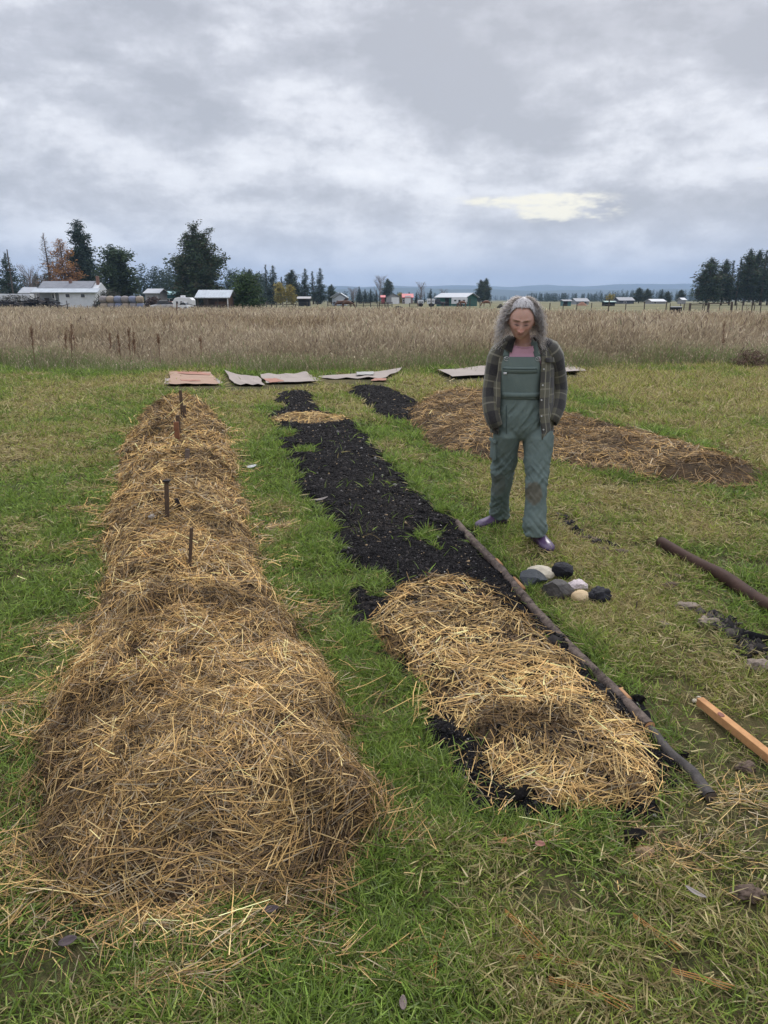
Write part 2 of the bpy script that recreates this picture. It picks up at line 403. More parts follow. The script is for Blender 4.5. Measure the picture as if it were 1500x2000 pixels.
STRAW_PAL = [(.57, .375, .145), (.45, .28, .11), (.66, .48, .22), (.27, .18, .095), (.12, .08, .045), (.36, .29, .19)]
def straw(name, poly, hf, n_near, parent, scale=1., wk=1., gaps=.5, wts=(3, 3, 1.5, 2, 1.2, 1.5), dark=0., spill=.06, lift=.5, seed=1, lmin=.05, lmax=.16, dref=2.2):
    x0, y0 = poly.min(0)-spill; x1, y1 = poly.max(0)+spill; A = (x1-x0)*(y1-y0); N = int(A*n_near)
    x = rng.uniform(x0, x1, N); y = rng.uniform(y0, y1, N)
    d = np.hypot(x, y); sc = np.maximum(1, d/dref)
    keep = rng.random(N) < (1/sc)**1.45; x, y, d, sc = [a[keep] for a in (x, y, d, sc)]
    sd, z = hf(x, y)
    z = np.where(sd > 0, z, gz(x, y)+.012)
    gp = fbm(x*5+9, y*5, seed=66+seed, o=3)
    pr = np.where(sd > 0, np.clip(1-gaps*np.clip(gp*3+.15, 0, 1), .1, 1), np.exp(sd/spill*2.6)*.45*np.clip(1+gp*3, 0, 2)); k = rng.random(len(x)) < pr
    x, y, z, sd, d, sc = [a[k] for a in (x, y, z, sd, d, sc)]; n = len(x)
    e = .02; zx = (hf(x+e, y)[1]-hf(x-e, y)[1])/(2*e); zy = (hf(x, y+e)[1]-hf(x, y-e)[1])/(2*e)
    zx = np.clip(zx, -1.4, 1.4); zy = np.clip(zy, -1.4, 1.4)
    N_ = unit(np.stack([-zx, -zy, np.ones(n)], 1))
    # clumps of straw share a direction
    base = vn(x*2.3, y*2.3, seed=50+seed)*4+vn(x*7, y*7, seed=51+seed)*2.2
    ang = base+rng.normal(0, .75, n)
    T = np.stack([np.cos(ang), np.sin(ang), np.zeros(n)], 1)
    slope = np.hypot(zx, zy)[:, None]; dn = -unit(np.stack([zx, zy, np.zeros(n)], 1)+1e-6)
    T = unit(T+dn*np.clip(slope-.25, 0, 1)*.9*rng.choice([-1, 1], (n, 1)))
    T = unit(T-N_*np.sum(T*N_, 1, keepdims=True)); T = unit(T+N_*rng.normal(0, .12, (n, 1)))
    S = unit(np.cross(N_, T)+N_*rng.normal(0, .5, (n, 1)))
    L = rng.uniform(lmin, lmax, n)*(1+.25*(sc-1))*scale; L *= np.where(rng.random(n) < .04, 1.8, 1); L *= np.where(rng.random(n) < .30, rng.uniform(.15, .4, n), 1)
    Wd = rng.uniform(.0015, .0040, n)*np.clip(sc, 1, 4)**.85*scale*wk
    off = rng.random(n)**1.5*.028*lift*2; c_lift = (.72+.55*(off/(.056*lift)))[:, None]  # higher strands coloured lighter, painting highlights onto the top layer
    P = np.stack([x, y, z], 1)+N_*off[:, None]-T*(L/2)[:, None]
    bend = (rng.normal(0, .12, (n, 1))*np.where(rng.random((n, 1)) < .15, 3, 1)*np.cross(N_, T)+rng.normal(-.05, .10, (n, 1))*N_)*L[:, None]
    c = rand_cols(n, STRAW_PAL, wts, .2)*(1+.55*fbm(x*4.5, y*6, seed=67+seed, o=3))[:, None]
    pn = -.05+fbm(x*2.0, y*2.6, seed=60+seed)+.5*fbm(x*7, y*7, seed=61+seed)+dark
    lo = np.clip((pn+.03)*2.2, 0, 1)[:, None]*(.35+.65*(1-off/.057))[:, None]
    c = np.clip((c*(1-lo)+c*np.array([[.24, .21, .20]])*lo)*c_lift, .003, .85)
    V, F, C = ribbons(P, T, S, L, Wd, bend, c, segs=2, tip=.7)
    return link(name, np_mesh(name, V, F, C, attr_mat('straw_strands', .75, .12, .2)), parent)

def chips(name, poly, hf, n_near, parent, size=.012, white=.02, avoid=None, dref=2.6, spill=.05):
    x0, y0 = poly.min(0)-spill; x1, y1 = poly.max(0)+spill; N = int((x1-x0)*(y1-y0)*n_near)
    x = rng.uniform(x0, x1, N); y = rng.uniform(y0, y1, N); d = np.hypot(x, y); sc = np.maximum(1, d/dref)
    k = rng.random(N) < sc**-1.5; x, y, sc = x[k], y[k], sc[k]
    sd, z = hf(x, y); z = np.where(sd > 0, z, gz(x, y)); k = rng.random(len(x)) < np.where(sd > 0, 1, np.exp(sd/spill*2)*.5)
    if avoid is not None: k &= avoid(x, y) < .05
    x, y, z, sc = x[k], y[k], z[k], sc[k]; n = len(x)
    base = np.array([[0, 0, .6], [1, 0, 0], [-.3, .7, 0], [-.5, -.8, 0], [.1, .1, -.7]])
    F5 = np.array([[0, 1, 2], [0, 2, 3], [0, 3, 1], [4, 2, 1], [4, 3, 2], [4, 1, 3]])
    s = size*rng.lognormal(-.35, .45, n)*sc**.7; a = rng.uniform(0, 6.28, n)
    B = base[None]*(1+.5*rng.standard_normal((n, 5, 1)))*s[:, None, None]
    X = B[..., 0]*np.cos(a)[:, None]-B[..., 1]*np.sin(a)[:, None]; Y = B[..., 0]*np.sin(a)[:, None]+B[..., 1]*np.cos(a)[:, None]
    V = np.stack([X+x[:, None], Y+y[:, None], B[..., 2]*.8+z[:, None]], -1).reshape(-1, 3)
    F = ((np.arange(n)*5)[:, None, None]+F5[None]).reshape(-1, 3)
    c = rand_cols(n, [(.009, .0085, .009), (.017, .0155, .0165), (.036, .032, .032), (.20, .19, .18), (.30, .22, .13)], [6, 4, 1.2, white*5, .10], .25)
    return link(name, np_mesh(name, V, F, np.repeat(c, 5, 0), attr_mat('charcoal_chips', .85, 0, .12)), parent)

# ------------------------------------------------------------------ ground
def tall_edge(x):
    """distance at which the mown ground gives way to tall dry grass"""
    return np.where(x < 4, 17.2+.6*vn(x*.5, 0*x, seed=70)+.35*vn(x*1.7, 0*x, seed=71), 17.2+(x-4)*.15+.7*vn(x*.5, 0*x, seed=70))
def tall_far(x, y):
    a = np.arctan2(x, y); return np.interp(a, [-.6, -.1, .1, .25, .6], [125, 112, 88, 62, 58])

def ground():
    def axis(lo, hi, fine0, fine1, st):
        a = [fine0]
        while a[-1] > lo: a.append(a[-1]-max(st, abs(a[-1]-fine0)*.18+st))
        b = list(np.arange(fine0, fine1, st))
        while b[-1] < hi: b.append(b[-1]+max(st, (b[-1]-fine1)*.12+st))
        return np.array(sorted(set(a+b)))
    xs = axis(-14000, 14000, -9, 11, .1); ys = axis(-4000, 14000, -1, 20, .1)
    X, Y = np.meshgrid(xs, ys); Z = gz(X.ravel(), Y.ravel())-.004
    i = np.arange(X.size).reshape(X.shape)
    F = np.stack([i[:-1, :-1], i[:-1, 1:], i[1:, 1:], i[1:, :-1]], -1).reshape(-1, 4)
    m = bpy.data.materials.new('meadow_ground'); m.use_nodes = True; g = G(m.node_tree); p = g.n['Principled BSDF']
    tc = g.node('ShaderNodeTexCoord'); o = tc.outputs['Object']
    sep = g.node('ShaderNodeSeparateXYZ'); g.l.new(o, sep.inputs[0])
    n1 = g.noise(o, .9, 5, .6); n2 = g.noise(o, 14, 6, .7); n3 = g.noise(o, 70, 4, .7)
    near = g.mix(g.step(n2, .35, .65), (.045, .055, .020), (.10, .078, .042))
    near = g.mix(g.step(n1, .45, .7), near, (.12, .10, .045))
    near = g.mix(g.m('MULTIPLY', g.step(n3, .5, .75), .5), near, (.20, .155, .08))
    fn = g.noise(g.comb(g.m('MULTIPLY', sep.outputs[0], .012), g.m('MULTIPLY', sep.outputs[1], .06), 0.), 1., 5, .6)
    far = g.ramp(fn, [(.33, (.17, .145, .09)), (.44, (.115, .12, .055)), (.50, (.20, .175, .105)), (.57, (.12, .125, .06)), (.66, (.24, .20, .13))])
    vf = g.noise(o, .002, 6, .6); far = g.mix(g.step(sep.outputs[1], 300, 900), far, g.mix(g.step(vf, .45, .6), (.05, .065, .035), (.22, .20, .13)))
    tallc = g.mix(g.step(n1, .3, .7), (.16, .13, .08), (.28, .22, .145))
    c = g.mix(g.step(sep.outputs[1], 16.8, 18.5), near, tallc); c = g.mix(g.step(sep.outputs[1], 60, 110), c, far)
    g.l.new(c, p.inputs['Base Color']); p.inputs['Roughness'].default_value = .95; p.inputs['Specular IOR Level'].default_value = .1
    b = g.node('ShaderNodeBump'); b.inputs['Distance'].default_value = .02; g.l.new(n3, b.inputs['Height']); g.l.new(b.outputs[0], p.inputs['Normal'])
    me = np_mesh('ground', np.stack([X.ravel(), Y.ravel(), Z], 1), F, None, m, smooth=True)
    tag(link('ground', me), kind='structure')
ground()

# ------------------------------------------------------------------ beds
cm = attr_mat('bed_core', .95, 0, .1, bump=.03, bscale=45)
def col_straw_core(x, y, z):
    n = fbm(x*6, y*6, seed=81)[:, None]*.5+.5; return np.array([[.04, .029, .020]])*(1-n)+np.array([[.13, .088, .052]])*n
def col_char_core(x, y, z):
    n = np.clip(fbm(x*2.2, y*2.2, seed=82)*2.2-.35, 0, 1)[:, None]; return np.array([[.010, .010, .012]])*(1-n)+np.array([[.075, .06, .048]])*n

b = thing('straw_mound', 'long raised garden bed heaped with golden straw, wooden stakes standing in it', 'garden bed')
core('mulch', POLY_MOUND, h_mound, .025, col_straw_core, cm, b)
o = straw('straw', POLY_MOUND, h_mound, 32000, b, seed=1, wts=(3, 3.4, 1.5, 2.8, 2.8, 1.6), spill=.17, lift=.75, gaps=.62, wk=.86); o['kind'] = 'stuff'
b = thing('charcoal_bed', 'flat black charcoal bed running up the middle past the standing woman', 'garden bed')
core('charcoal_layer', POLY_CHAR, h_char, .03, col_char_core, cm, b)
chips('charcoal_pieces', POLY_CHAR, h_char, 52000, b, .0062, .012, avoid=lambda x, y: poly_sd(POLY_STRAW_MID, x, y))['kind'] = 'stuff'
b = thing('straw_cover', 'thick layer of pale straw over the near end of the charcoal bed beside the log', 'straw')
core('mulch', POLY_STRAW_MID, h_smid, .02, lambda x, y, z: col_straw_core(x, y, z)*1.7, cm, b)
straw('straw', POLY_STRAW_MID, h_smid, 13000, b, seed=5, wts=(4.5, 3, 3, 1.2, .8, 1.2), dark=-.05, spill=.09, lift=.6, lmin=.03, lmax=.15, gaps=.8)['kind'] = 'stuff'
chips('charcoal_pieces', POLY_STRAW_MID, lambda x, y: (lambda q: (q[0], q[1]+.012))(h_smid(x, y)), 3500, b, .008, .01)['kind'] = 'stuff'
b = thing('straw_patch', 'small flat patch of pale straw across the far end of the charcoal bed', 'straw')
core('mulch', POLY_STRAW_PATCH, h_spatch, .04, lambda x, y, z: col_straw_core(x, y, z)*1.5, cm, b)
straw('straw', POLY_STRAW_PATCH, h_spatch, 15000, b, seed=6, wts=(4, 2, 5, .6, .2, 1), dark=-.3, scale=.75)['kind'] = 'stuff'
b = thing('charcoal_bed', 'short black charcoal strip left of the dark straw bed behind the woman', 'garden bed')
core('charcoal_layer', POLY_CHAR_FAR, h_charfar, .05, col_char_core, cm, b)
chips('charcoal_pieces', POLY_CHAR_FAR, h_charfar, 40000, b, .0065, .012)['kind'] = 'stuff'
b = thing('straw_bed', 'low bed of brown and rusty straw spreading behind the woman to the right', 'garden bed')
core('mulch', POLY_STRAW_FAR, h_sfar, .05, lambda x, y, z: col_straw_core(x, y, z)*.95, cm, b)
straw('straw', POLY_STRAW_FAR, h_sfar, 17000, b, seed=8, wts=(1.5, 4.2, .3, 4, 2.6, 1.0), dark=.26, spill=.15, lift=.8, scale=.8, gaps=.7, wk=.85)['kind'] = 'stuff'

def spill(lab, px, py, rx, ry, n, seed, rz=0.):
    cx, cy = at(px, py); u = rng.normal(0, .5, (n, 2)); x = cx+u[:, 0]*rx*math.cos(rz)-u[:, 1]*ry*math.sin(rz); y = cy+u[:, 0]*rx*math.sin(rz)+u[:, 1]*ry*math.cos(rz); r2 = (u**2).sum(1)
    z = gz(x, y)+.004+.028*rng.random(n)*np.exp(-r2*2)+.012*rng.random(n); a = rng.normal(rz, .8, n); T = unit(np.stack([np.cos(a), np.sin(a), rng.normal(0, .12, n)], 1)); S = unit(np.cross(T, rng.normal(0, .4, (n, 3))+np.array([0, 0, 1])))
    sc = max(1, math.hypot(cx, cy)/2.4); L = rng.uniform(.03, .12, n)*sc**.3; c = rand_cols(n, STRAW_PAL, (2, 2.5, 1, 2.5, 1.2, 2.5), .2)
    V, F, C = ribbons(np.stack([x, y, z], 1), T, S, L, rng.uniform(.0015, .003, n)*sc**.85, rng.normal(0, .1, (n, 3))*L[:, None], c, 2, .6)
    tag(link('spilled_straw', np_mesh('spilled_straw', V, F, C, attr_mat('straw_strands'))), lab, 'straw', kind='stuff')
for i, (lab, px, py, rx, ry, n, rz) in enumerate((
    ('wisps of straw spilled left of the mound beside the black stump', 165, 1000, .42, .10, 420, .1), ('wisps of straw spilled left of the mound level with the nearest stake', 170, 1075, .40, .09, 420, .15),
    ('straw spilled on the right of the mound towards the charcoal bed', 540, 1035, .25, .10, 380, .5), ('dead brown litter on the grass left of the mound middle', 95, 1235, .28, .13, 500, 0.), ('dead brown litter on the grass left of the near mound', 60, 1370, .26, .16, 900, .2),
    ('flattened straw litter at the lower left of the mound', 30, 1700, .20, .12, 500, .1), ('scattered straw in the grass just before the near mound', 330, 1830, .55, .07, 420, 0.), ('dead litter in the grass at the right of the mound', 590, 1190, .15, .12, 150, 0.),
    ('scattered straw right of the near mound foot', 800, 1640, .12, .10, 120, .5), ('scattered straw in front of the near end of the covered bed', 1080, 1640, .35, .07, 160, .1), ('dry litter at the right edge below the reddish timber', 1440, 1570, .18, .08, 160, .4), ('brown litter in the grass at the lower right', 1340, 1690, .25, .10, 200, .3), ('brown dead patch in the grass at the bottom left', 320, 1930, .14, .06, 200, 0.), ('dry litter in the grass near the bottom centre', 700, 1880, .25, .08, 150, .2))):
    spill(lab, px, py, rx, ry, n, i, rz)

# ------------------------------------------------------------------ grass
CARD = [gpoly([(a_, b_+(7 if b_ > 741 or (a_ > 860 and b_ > 730) or (a_ > 610 and b_ > 737) else 0)) for a_, b_ in q], 0) for q in (((318, 757), (440, 757), (416, 731), (328, 731)), ((440, 758), (522, 758), (514, 736), (436, 733)), ((512, 757), (635, 751), (600, 735), (505, 736)), ((635, 748), (756, 744), (788, 729), (615, 736)), ((868, 746), (1148, 735), (1105, 716), (850, 728)), ((720, 750), (757, 749), (757, 741), (730, 741)), ((780, 753), (808, 752), (811, 745), (784, 745)))]
def bed_sd(x, y):
    r = np.full(x.shape, -9.)
    for q in CARD: r = np.maximum(r, np.where(y > 9, poly_sd(q, x, y), -9))
    for hf, o_ in ((h_mound, -.03), (h_char, 0), (h_smid, 0), (h_spatch, 0), (h_charfar, 0), (h_sfar, 0)):
        r = np.maximum(r, hf(x, y)[0]+o_)
    return r
def short_grass():
    M = 2950000
    # sample on polar wedge wider than the view
    d = .55+(18.0-.55)*rng.random(M)**1.15; a = rng.uniform(-.64, .64, M); x = d*np.tan(a)+np.sign(a)*2.2*(np.abs(a)/.64)**7; y = d
    w = rng.random(M) < np.clip(1.0*(1/np.cos(a))**2*.6, 0, 1)*np.clip((3.0/d)**.55, 0, 1)*np.interp(d, [1, 1.6, 3], [.62, .8, 1]); x, y, d = x[w], y[w], d[w]
    k = y < tall_edge(x)+.8; x, y, d = x[k], y[k], d[k]
    clump = fbm(x*5, y*5, seed=90, o=3); sparse = fbm(x*1.3, y*1.3, seed=91, o=3)
    sd = bed_sd(x, y)
    k = (rng.random(len(x)) < np.clip(.75+clump*.9-np.clip(sparse-.05, 0, 1)*.5, .12, 1)) & ((sd < .0) | (rng.random(len(x)) < .006*(sd < .4)*(1+2*vn(x*3, y*3, seed=96))))
    x, y, d, clump, sparse, sd = [v[k] for v in (x, y, d, clump, sparse, sd)]; n = len(x)
    print('short grass', n)
    z = np.where(sd > 0, h_char(x, y)[1], gz(x, y))-.004
    # dryness: right and far parts are paler; beds have a lush rim
    right = np.clip((x-1.0)/3.0, 0, 1)*np.clip((y-3)/3, 0, 1)
    dry = .35+.07*np.clip((y-2.5)/2, 0, 1)+1.05*fbm(x*.9, y*.9, seed=92)+.45*fbm(x*3.1, y*3.1, seed=93)+.36*right+.24*np.clip((y-6)/7, 0, 1)
    rim = np.exp(-np.clip(-sd, 0, 9)/.16)*(y < 11); dry -= .75*rim; dry -= .45*np.exp(-((x-.08*(y-3))/.55)**2)*(y < 9); dry -= .25*(x < -1.3)*(y < 7)
    dry -= .5*np.exp(-((y-(tall_edge(x)-.8))/.7)**2)
    dry = np.clip(dry, .04, .94)
    isdry = rng.random(n) < dry*.72
    green = rand_cols(n, [(.130, .212, .036), (.172, .258, .048), (.222, .295, .068), (.100, .155, .042), (.195, .24, .10)], [3, 3, 2, 2.4, 1.4], .32)
    yel = np.clip(dry[:, None]*.75-.1, 0, 1); green = green*(1-yel)+green*np.array([[1.75, 1.20, 1.3]])*yel
    tan = rand_cols(n, [(.46, .39, .19), (.37, .30, .14), (.55, .46, .26), (.26, .20, .10)], [3, 3, 1.5, 2], .2)
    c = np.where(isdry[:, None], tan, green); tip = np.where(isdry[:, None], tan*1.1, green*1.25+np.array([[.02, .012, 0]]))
    sc = np.maximum(1, d/2.6)
    flat = np.where(isdry, rng.random(n) < .48, rng.random(n) < .15)
    L = rng.uniform(.020, .066, n)*(1+.5*clump)*(1+.18*(sc-1))*np.where(isdry & flat, 1.15, 1)*(1+.35*rim)
    farup = np.clip((y-8)/6, 0, 1); L *= 1+.25*farup+.35*right
    az = rng.uniform(0, 6.283, n)+vn(x*1.5, y*1.5, seed=94)*1.5
    el = np.where(flat, rng.uniform(.02, .45, n), rng.uniform(.65, 1.5, n))
    T = np.stack([np.cos(az)*np.cos(el), np.sin(az)*np.cos(el), np.sin(el)], 1)
    sa = rng.uniform(0, 6.283, n); S = unit(np.cross(T, np.stack([np.cos(sa), np.sin(sa), rng.uniform(0, .8, n)], 1)))
    Wd = rng.uniform(.0017, .0052, n)*sc**.82
    bend = np.stack([np.cos(az), np.sin(az), -np.ones(n)*.55], 1)*(L*rng.uniform(.05, .5, n))[:, None]*np.where(flat, .35, 1)[:, None]
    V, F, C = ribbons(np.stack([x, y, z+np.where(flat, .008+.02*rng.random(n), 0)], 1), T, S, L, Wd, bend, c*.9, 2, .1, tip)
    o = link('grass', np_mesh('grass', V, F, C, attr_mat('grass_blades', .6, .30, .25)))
    tag(o, 'short cropped green and straw-coloured grass around the garden beds', 'grass', kind='stuff')
short_grass()
def tall_grass():
    M = 620000
    # constant density on the picture: sample 1/d uniformly
    inv = rng.uniform(1/130., 1/16.3, M); y = 1/inv; a = rng.uniform(-.64, .64, M); x = y*np.tan(a)
    k = (y > tall_edge(x)-.9+1.5*rng.random(M)+.6*vn(x*1.3, y*1.3, seed=104)) & (y < tall_far(x, y)); x, y = x[k], y[k]
    cl = fbm(x*.35, y*.5, seed=101, o=4); k = rng.random(len(x)) < np.clip(.66+1.3*cl, .12, 1); x, y, cl = x[k], y[k], cl[k]
    n = len(x); print('tall grass', n)
    edge = np.clip((y-tall_edge(x)+.6)/3.2, 0, 1)
    h = (.16+.56*edge)*(1+.75*cl)*rng.uniform(.5, 1.25, n); dr = np.interp(y, [17, 60, 130], [1, .85, .75]); h *= dr
    z = gz(x, y)
    tone = fbm(x*.16, y*.3, seed=103, o=4)+.35*np.exp(-((y-34)/9)**2)-.1
    c = rand_cols(n, [(.41, .345, .245), (.335, .275, .19), (.50, .43, .315), (.245, .19, .145), (.155, .112, .09), (.24, .25, .15)], [4, 3.2, 2.8, 1.8, .9, .3], .15)
    dk = np.clip(tone*1.8+.1, 0, 1)[:, None]; c = c*(1-dk)+c*np.array([[.74, .69, .62]])*dk; gr = (np.clip(1-(y-tall_edge(x))/1.6, 0, 1)*(rng.random(n) < .6))[:, None]; c = c*(1-gr)+np.array([[.15, .20, .07]])*gr
    az = rng.uniform(0, 6.283, n); lean = rng.normal(0, .22, n)
    T = unit(np.stack([np.cos(az)*lean, np.sin(az)*lean, np.ones(n)], 1))
    S = np.stack([np.ones(n), rng.normal(0, .5, n), rng.normal(0, .15, n)], 1); S = unit(S)
    Wd = rng.uniform(.0022, .0048, n)*(y/8.0)**.95
    bend = np.stack([rng.normal(0, .3, n), rng.normal(0, .3, n), -np.abs(rng.normal(0, .15, n))], 1)*h[:, None]*.8
    V, F, C = ribbons(np.stack([x, y, z], 1), T, S, h, Wd, bend, c*.85, 3, .35, np.clip(c*1.1, 0, .8))
    # seed heads
    q = rng.random(n) < .45; tipp = (np.stack([x, y, z], 1)+T*h[:, None]+bend)[q]; m_ = q.sum()
    T2 = unit(T[q]+bend[q]/h[q][:, None]*1.2+rng.normal(0, .25, (m_, 3)))
    L2 = h[q]*rng.uniform(.10, .2, m_); c2 = np.clip(c[q]*1.25, 0, 1)
    V2, F2, C2 = ribbons(tipp-T2*L2[:, None]*.5, T2, S[q], L2, Wd[q]*2.3, bend[q]*.05, c2, 2, .2)
    o = link('tall_dry_grass', np_mesh('tall_dry_grass', np.concatenate([V, V2]), [np.concatenate([F, F2+len(V)])], np.concatenate([C, C2]), attr_mat('dry_grass_blades', .8, .25, .1)))
    tag(o, 'field of tall dry beige grass between the mown ground and the farms', 'grass', kind='stuff')
tall_grass()
#---PART2---
# ------------------------------------------------------------------ distant land and air
def mountains():
    for name, D, hs, seed, c, x0, x1 in (('mountain_range', 6200, 215, 5, (.035, .055, .045), -3900, 4600), ('foothills', 4300, 105, 9, (.03, .05, .035), -2600, 3600)):
        n = 140; rows = []
        xs = np.linspace(x0, x1, n); t = np.linspace(0, 1, n)
        ridge = (.62+.38*fbm(t*7, t*0, seed=seed, o=5))*hs
        ridge *= np.clip(t*8, 0, 1)*np.clip((1-t)*8, 0, 1)
        for k, (f, dy) in enumerate(((0, -1100), (.25, -750), (.55, -450), (.85, -200), (1, 0), (.4, 600), (0, 1100))):
            rows.append(np.stack([xs, D+dy+120*fbm(t*20+k, t*0, seed=seed+k), np.maximum(-5, ridge*f*(1+.18*fbm(t*14+k*.4, t*0+k, seed=seed+3))-6)], 1))
        V = np.concatenate(rows); i = np.arange(len(rows)*n).reshape(len(rows), n)
        F = np.stack([i[:-1, :-1], i[:-1, 1:], i[1:, 1:], i[1:, :-1]], -1).reshape(-1, 4)
        m = mat(name+'_forest', c, .95, .4, .002)
        tag(link(name, np_mesh(name, V, F, None, m, smooth=True)), kind='structure')
mountains()

# ------------------------------------------------------------------ trees
bark = mat('bark', (.11, .085, .065), .95, .4, 3, .01)
leafm = attr_mat('tree_leaves', .75, .15, .15)
def tufts(P, size, cols, flat=.5, per=5):
    """clumps of small leaf-like faces round points"""
    n = len(P); P = np.repeat(P, per, 0)+rng.normal(0, 1, (n*per, 3))*np.repeat(size, per)[:, None]*.45
    s = np.repeat(size, per)*rng.uniform(.35, .75, n*per)
    T = unit(rng.normal(0, 1, (n*per, 3))*np.array([1, 1, flat])); S = unit(np.cross(T, rng.normal(0, 1, (n*per, 3))))
    V, F, C = ribbons(P-T*s[:, None]*.5, T, S, s, s*.45, rng.normal(0, .1, (n*per, 3))*s[:, None], np.repeat(cols, per, 0)*rng.uniform(.7, 1.3, (n*per, 1)), 1, .3)
    return V, F, C
def conifer(name, h, r, shape, dens, cols, seed, label, cat='tree', bare=.06, needles=True, lean=0., low=.0, tsize=.5, gap=0., multi=1):
    """tapered trunk, limbs in whorls, clumps of needles along each limb"""
    global rng
    keep = rng; rng = np.random.default_rng(seed); rd = random.Random(seed)
    root = thing(name, label, cat)
    mb = MB(); pts_all = []; sz = []; cl = []
    for q in range(multi):
        ox = 0 if multi == 1 else rd.uniform(-.28, .28)*r; oy = 0 if multi == 1 else rd.uniform(-.28, .28)*r; hh = h*(1 if q == 0 else rd.uniform(.72, .97))
        tp = [(ox*t*1.6+.12*math.sin(t*5+seed), oy*t, hh*t) for t in np.linspace(0, 1, 7)]
        mb.tube(tp, [h*.020*(1-t*.93)+.02 for t in np.linspace(0, 1, 7)], 6)
        nb = int(dens*hh)
        for i in range(nb):
            t = bare+(1-bare)*(i+.5*rd.random())/nb; z = hh*t
            rr = r*shape(t)*rd.uniform(.55, 1.12)
            if gap and vn(np.array([z*.5+seed]), np.array([i*.7]), seed=seed)[0] > 1-gap*2: rr *= .35
            a = rd.uniform(0, 6.283); up = rd.uniform(-.25, .25)+(.35 if t > .7 else 0)-(.15 if t < .4 else 0)
            cx, cy = ox*t*1.6+.12*math.sin(t*5+seed), oy*t
            b0 = Vector((cx, cy, z)); b1 = b0+Vector((math.cos(a)*rr*.55, math.sin(a)*rr*.55, rr*up*.4)); b2 = b0+Vector((math.cos(a)*rr, math.sin(a)*rr, rr*(up+.12)))
            mb.tube([b0, b1, b2], [.02+.012*rr, .015+.006*rr, .01], 4, cap=False)
            m_ = max(2, int(rr*3.2))
            for k in range(m_):
                f = (k+.6)/m_; f = .25+.75*f; p = b0.lerp(b2, f) if f > .5 else b0.lerp(b1, f*2)
                s = tsize*rd.uniform(.6, 1.15)*(1.15-.45*abs(f-.6))*min(1., .38+.75*rr/max(r, .1))
                pts_all.append((p.x+rd.gauss(0, .12*rr), p.y+rd.gauss(0, .12*rr), p.z+rd.gauss(0, .05*rr)+.1*s)); sz.append(s); cl.append(rd.randrange(len(cols)))
    mb.build('trunk', bark, root, smooth=True)
    V, F, C = tufts(np.array(pts_all), np.array(sz), np.array(cols)[cl], .45, 9 if needles else 4)
    cr = link('crown', np_mesh('crown', V, F, C, leafm), root)
    rng = keep
    return root
PINE = [(.045, .072, .042), (.060, .092, .050), (.036, .058, .040), (.080, .108, .058), (.085, .082, .052)]  # leaf colours lightened, distance haze painted into the far trees
DPINE = [(.032, .055, .042), (.044, .070, .048), (.027, .046, .038), (.056, .082, .052)]
LARCH = [(.34, .17, .065), (.26, .13, .06), (.40, .22, .085), (.13, .075, .045)]
OLDL = [(.13, .105, .09), (.16, .12, .09), (.09, .075, .065), (.20, .13, .08)]
YEL = [(.36, .28, .07), (.28, .24, .07), (.42, .34, .10), (.20, .19, .06)]
cone = lambda t: max(.04, (1-t)**.8)*(1 if t > .12 else .7)
pinef = lambda t: (.55+.45*math.sin(min(1, t*1.5)*math.pi*.5))*max(.12, 1-t**3.2)
broad = lambda t: max(.1, math.sin(math.pi*min(1, .12+t*.86))**.6)
spire = lambda t: max(.06, (1-t)**.6)*.9
def put_tree(root, px, Y, base=590): root.location = (farx(px, Y), Y, 0); return root
def hpx(top, Y): return farz(top, Y)
def wm(wpx, Y): return wpx*Y/1460.

GL = 'trees around the left farmstead'
put_tree(conifer('pine_tree', hpx(495, 165), wm(22, 165), pinef, 7, DPINE, 11, 'dark pine at the far left edge beside the utility pole', tsize=.9, gap=.15), 22, 165)['group'] = GL
put_tree(conifer('larch_tree', hpx(455, 172), wm(34, 172), cone, 11, OLDL, 12, 'tall half-bare grey larch with a pointed top behind the white farmhouse', tsize=.62, needles=False), 102, 172)['group'] = GL
put_tree(conifer('larch_tree', hpx(468, 168), wm(48, 168), lambda t: max(.1, (1-t)**.6), 9, LARCH, 13, 'rusty orange larch beside the tall dark pine behind the farmhouse', tsize=.85), 132, 168)['group'] = GL
put_tree(conifer('pine_tree', hpx(432, 180), wm(42, 180), lambda t: max(.1, (1-t)**.55)*(.8 if t < .2 else 1), 10, DPINE, 14, 'tallest dark pine with a pointed crown behind the white farmhouse', tsize=1.3), 168, 180)['group'] = GL
put_tree(conifer('pine_tree', hpx(488, 160), wm(41, 160), broad, 11, PINE[:4], 15, 'broad bushy dark pine standing behind the row of hay bales', tsize=1.15, bare=.03), 234, 160)['group'] = GL
put_tree(conifer('pine_tree', hpx(443, 155), wm(52, 155), lambda t: (.86+.14*math.sin(t*13))*max(.42, 1-t**4), 9, PINE, 16, 'very large spreading pine with gaps in its crown behind the metal-roofed shed', tsize=.95, gap=.26, multi=5, bare=.04), 390, 155)['group'] = GL
put_tree(conifer('juniper_bush', hpx(540, 118), wm(31, 118), lambda t: max(.15, math.sin(math.pi*min(1, .3+t*.68))**.5), 22, [(.045, .085, .03), (.06, .105, .035), (.035, .065, .028), (.08, .12, .045)], 17, 'rounded deep green tree right of the metal-roofed shed', tsize=.8, bare=.01), 482, 118)['group'] = GL
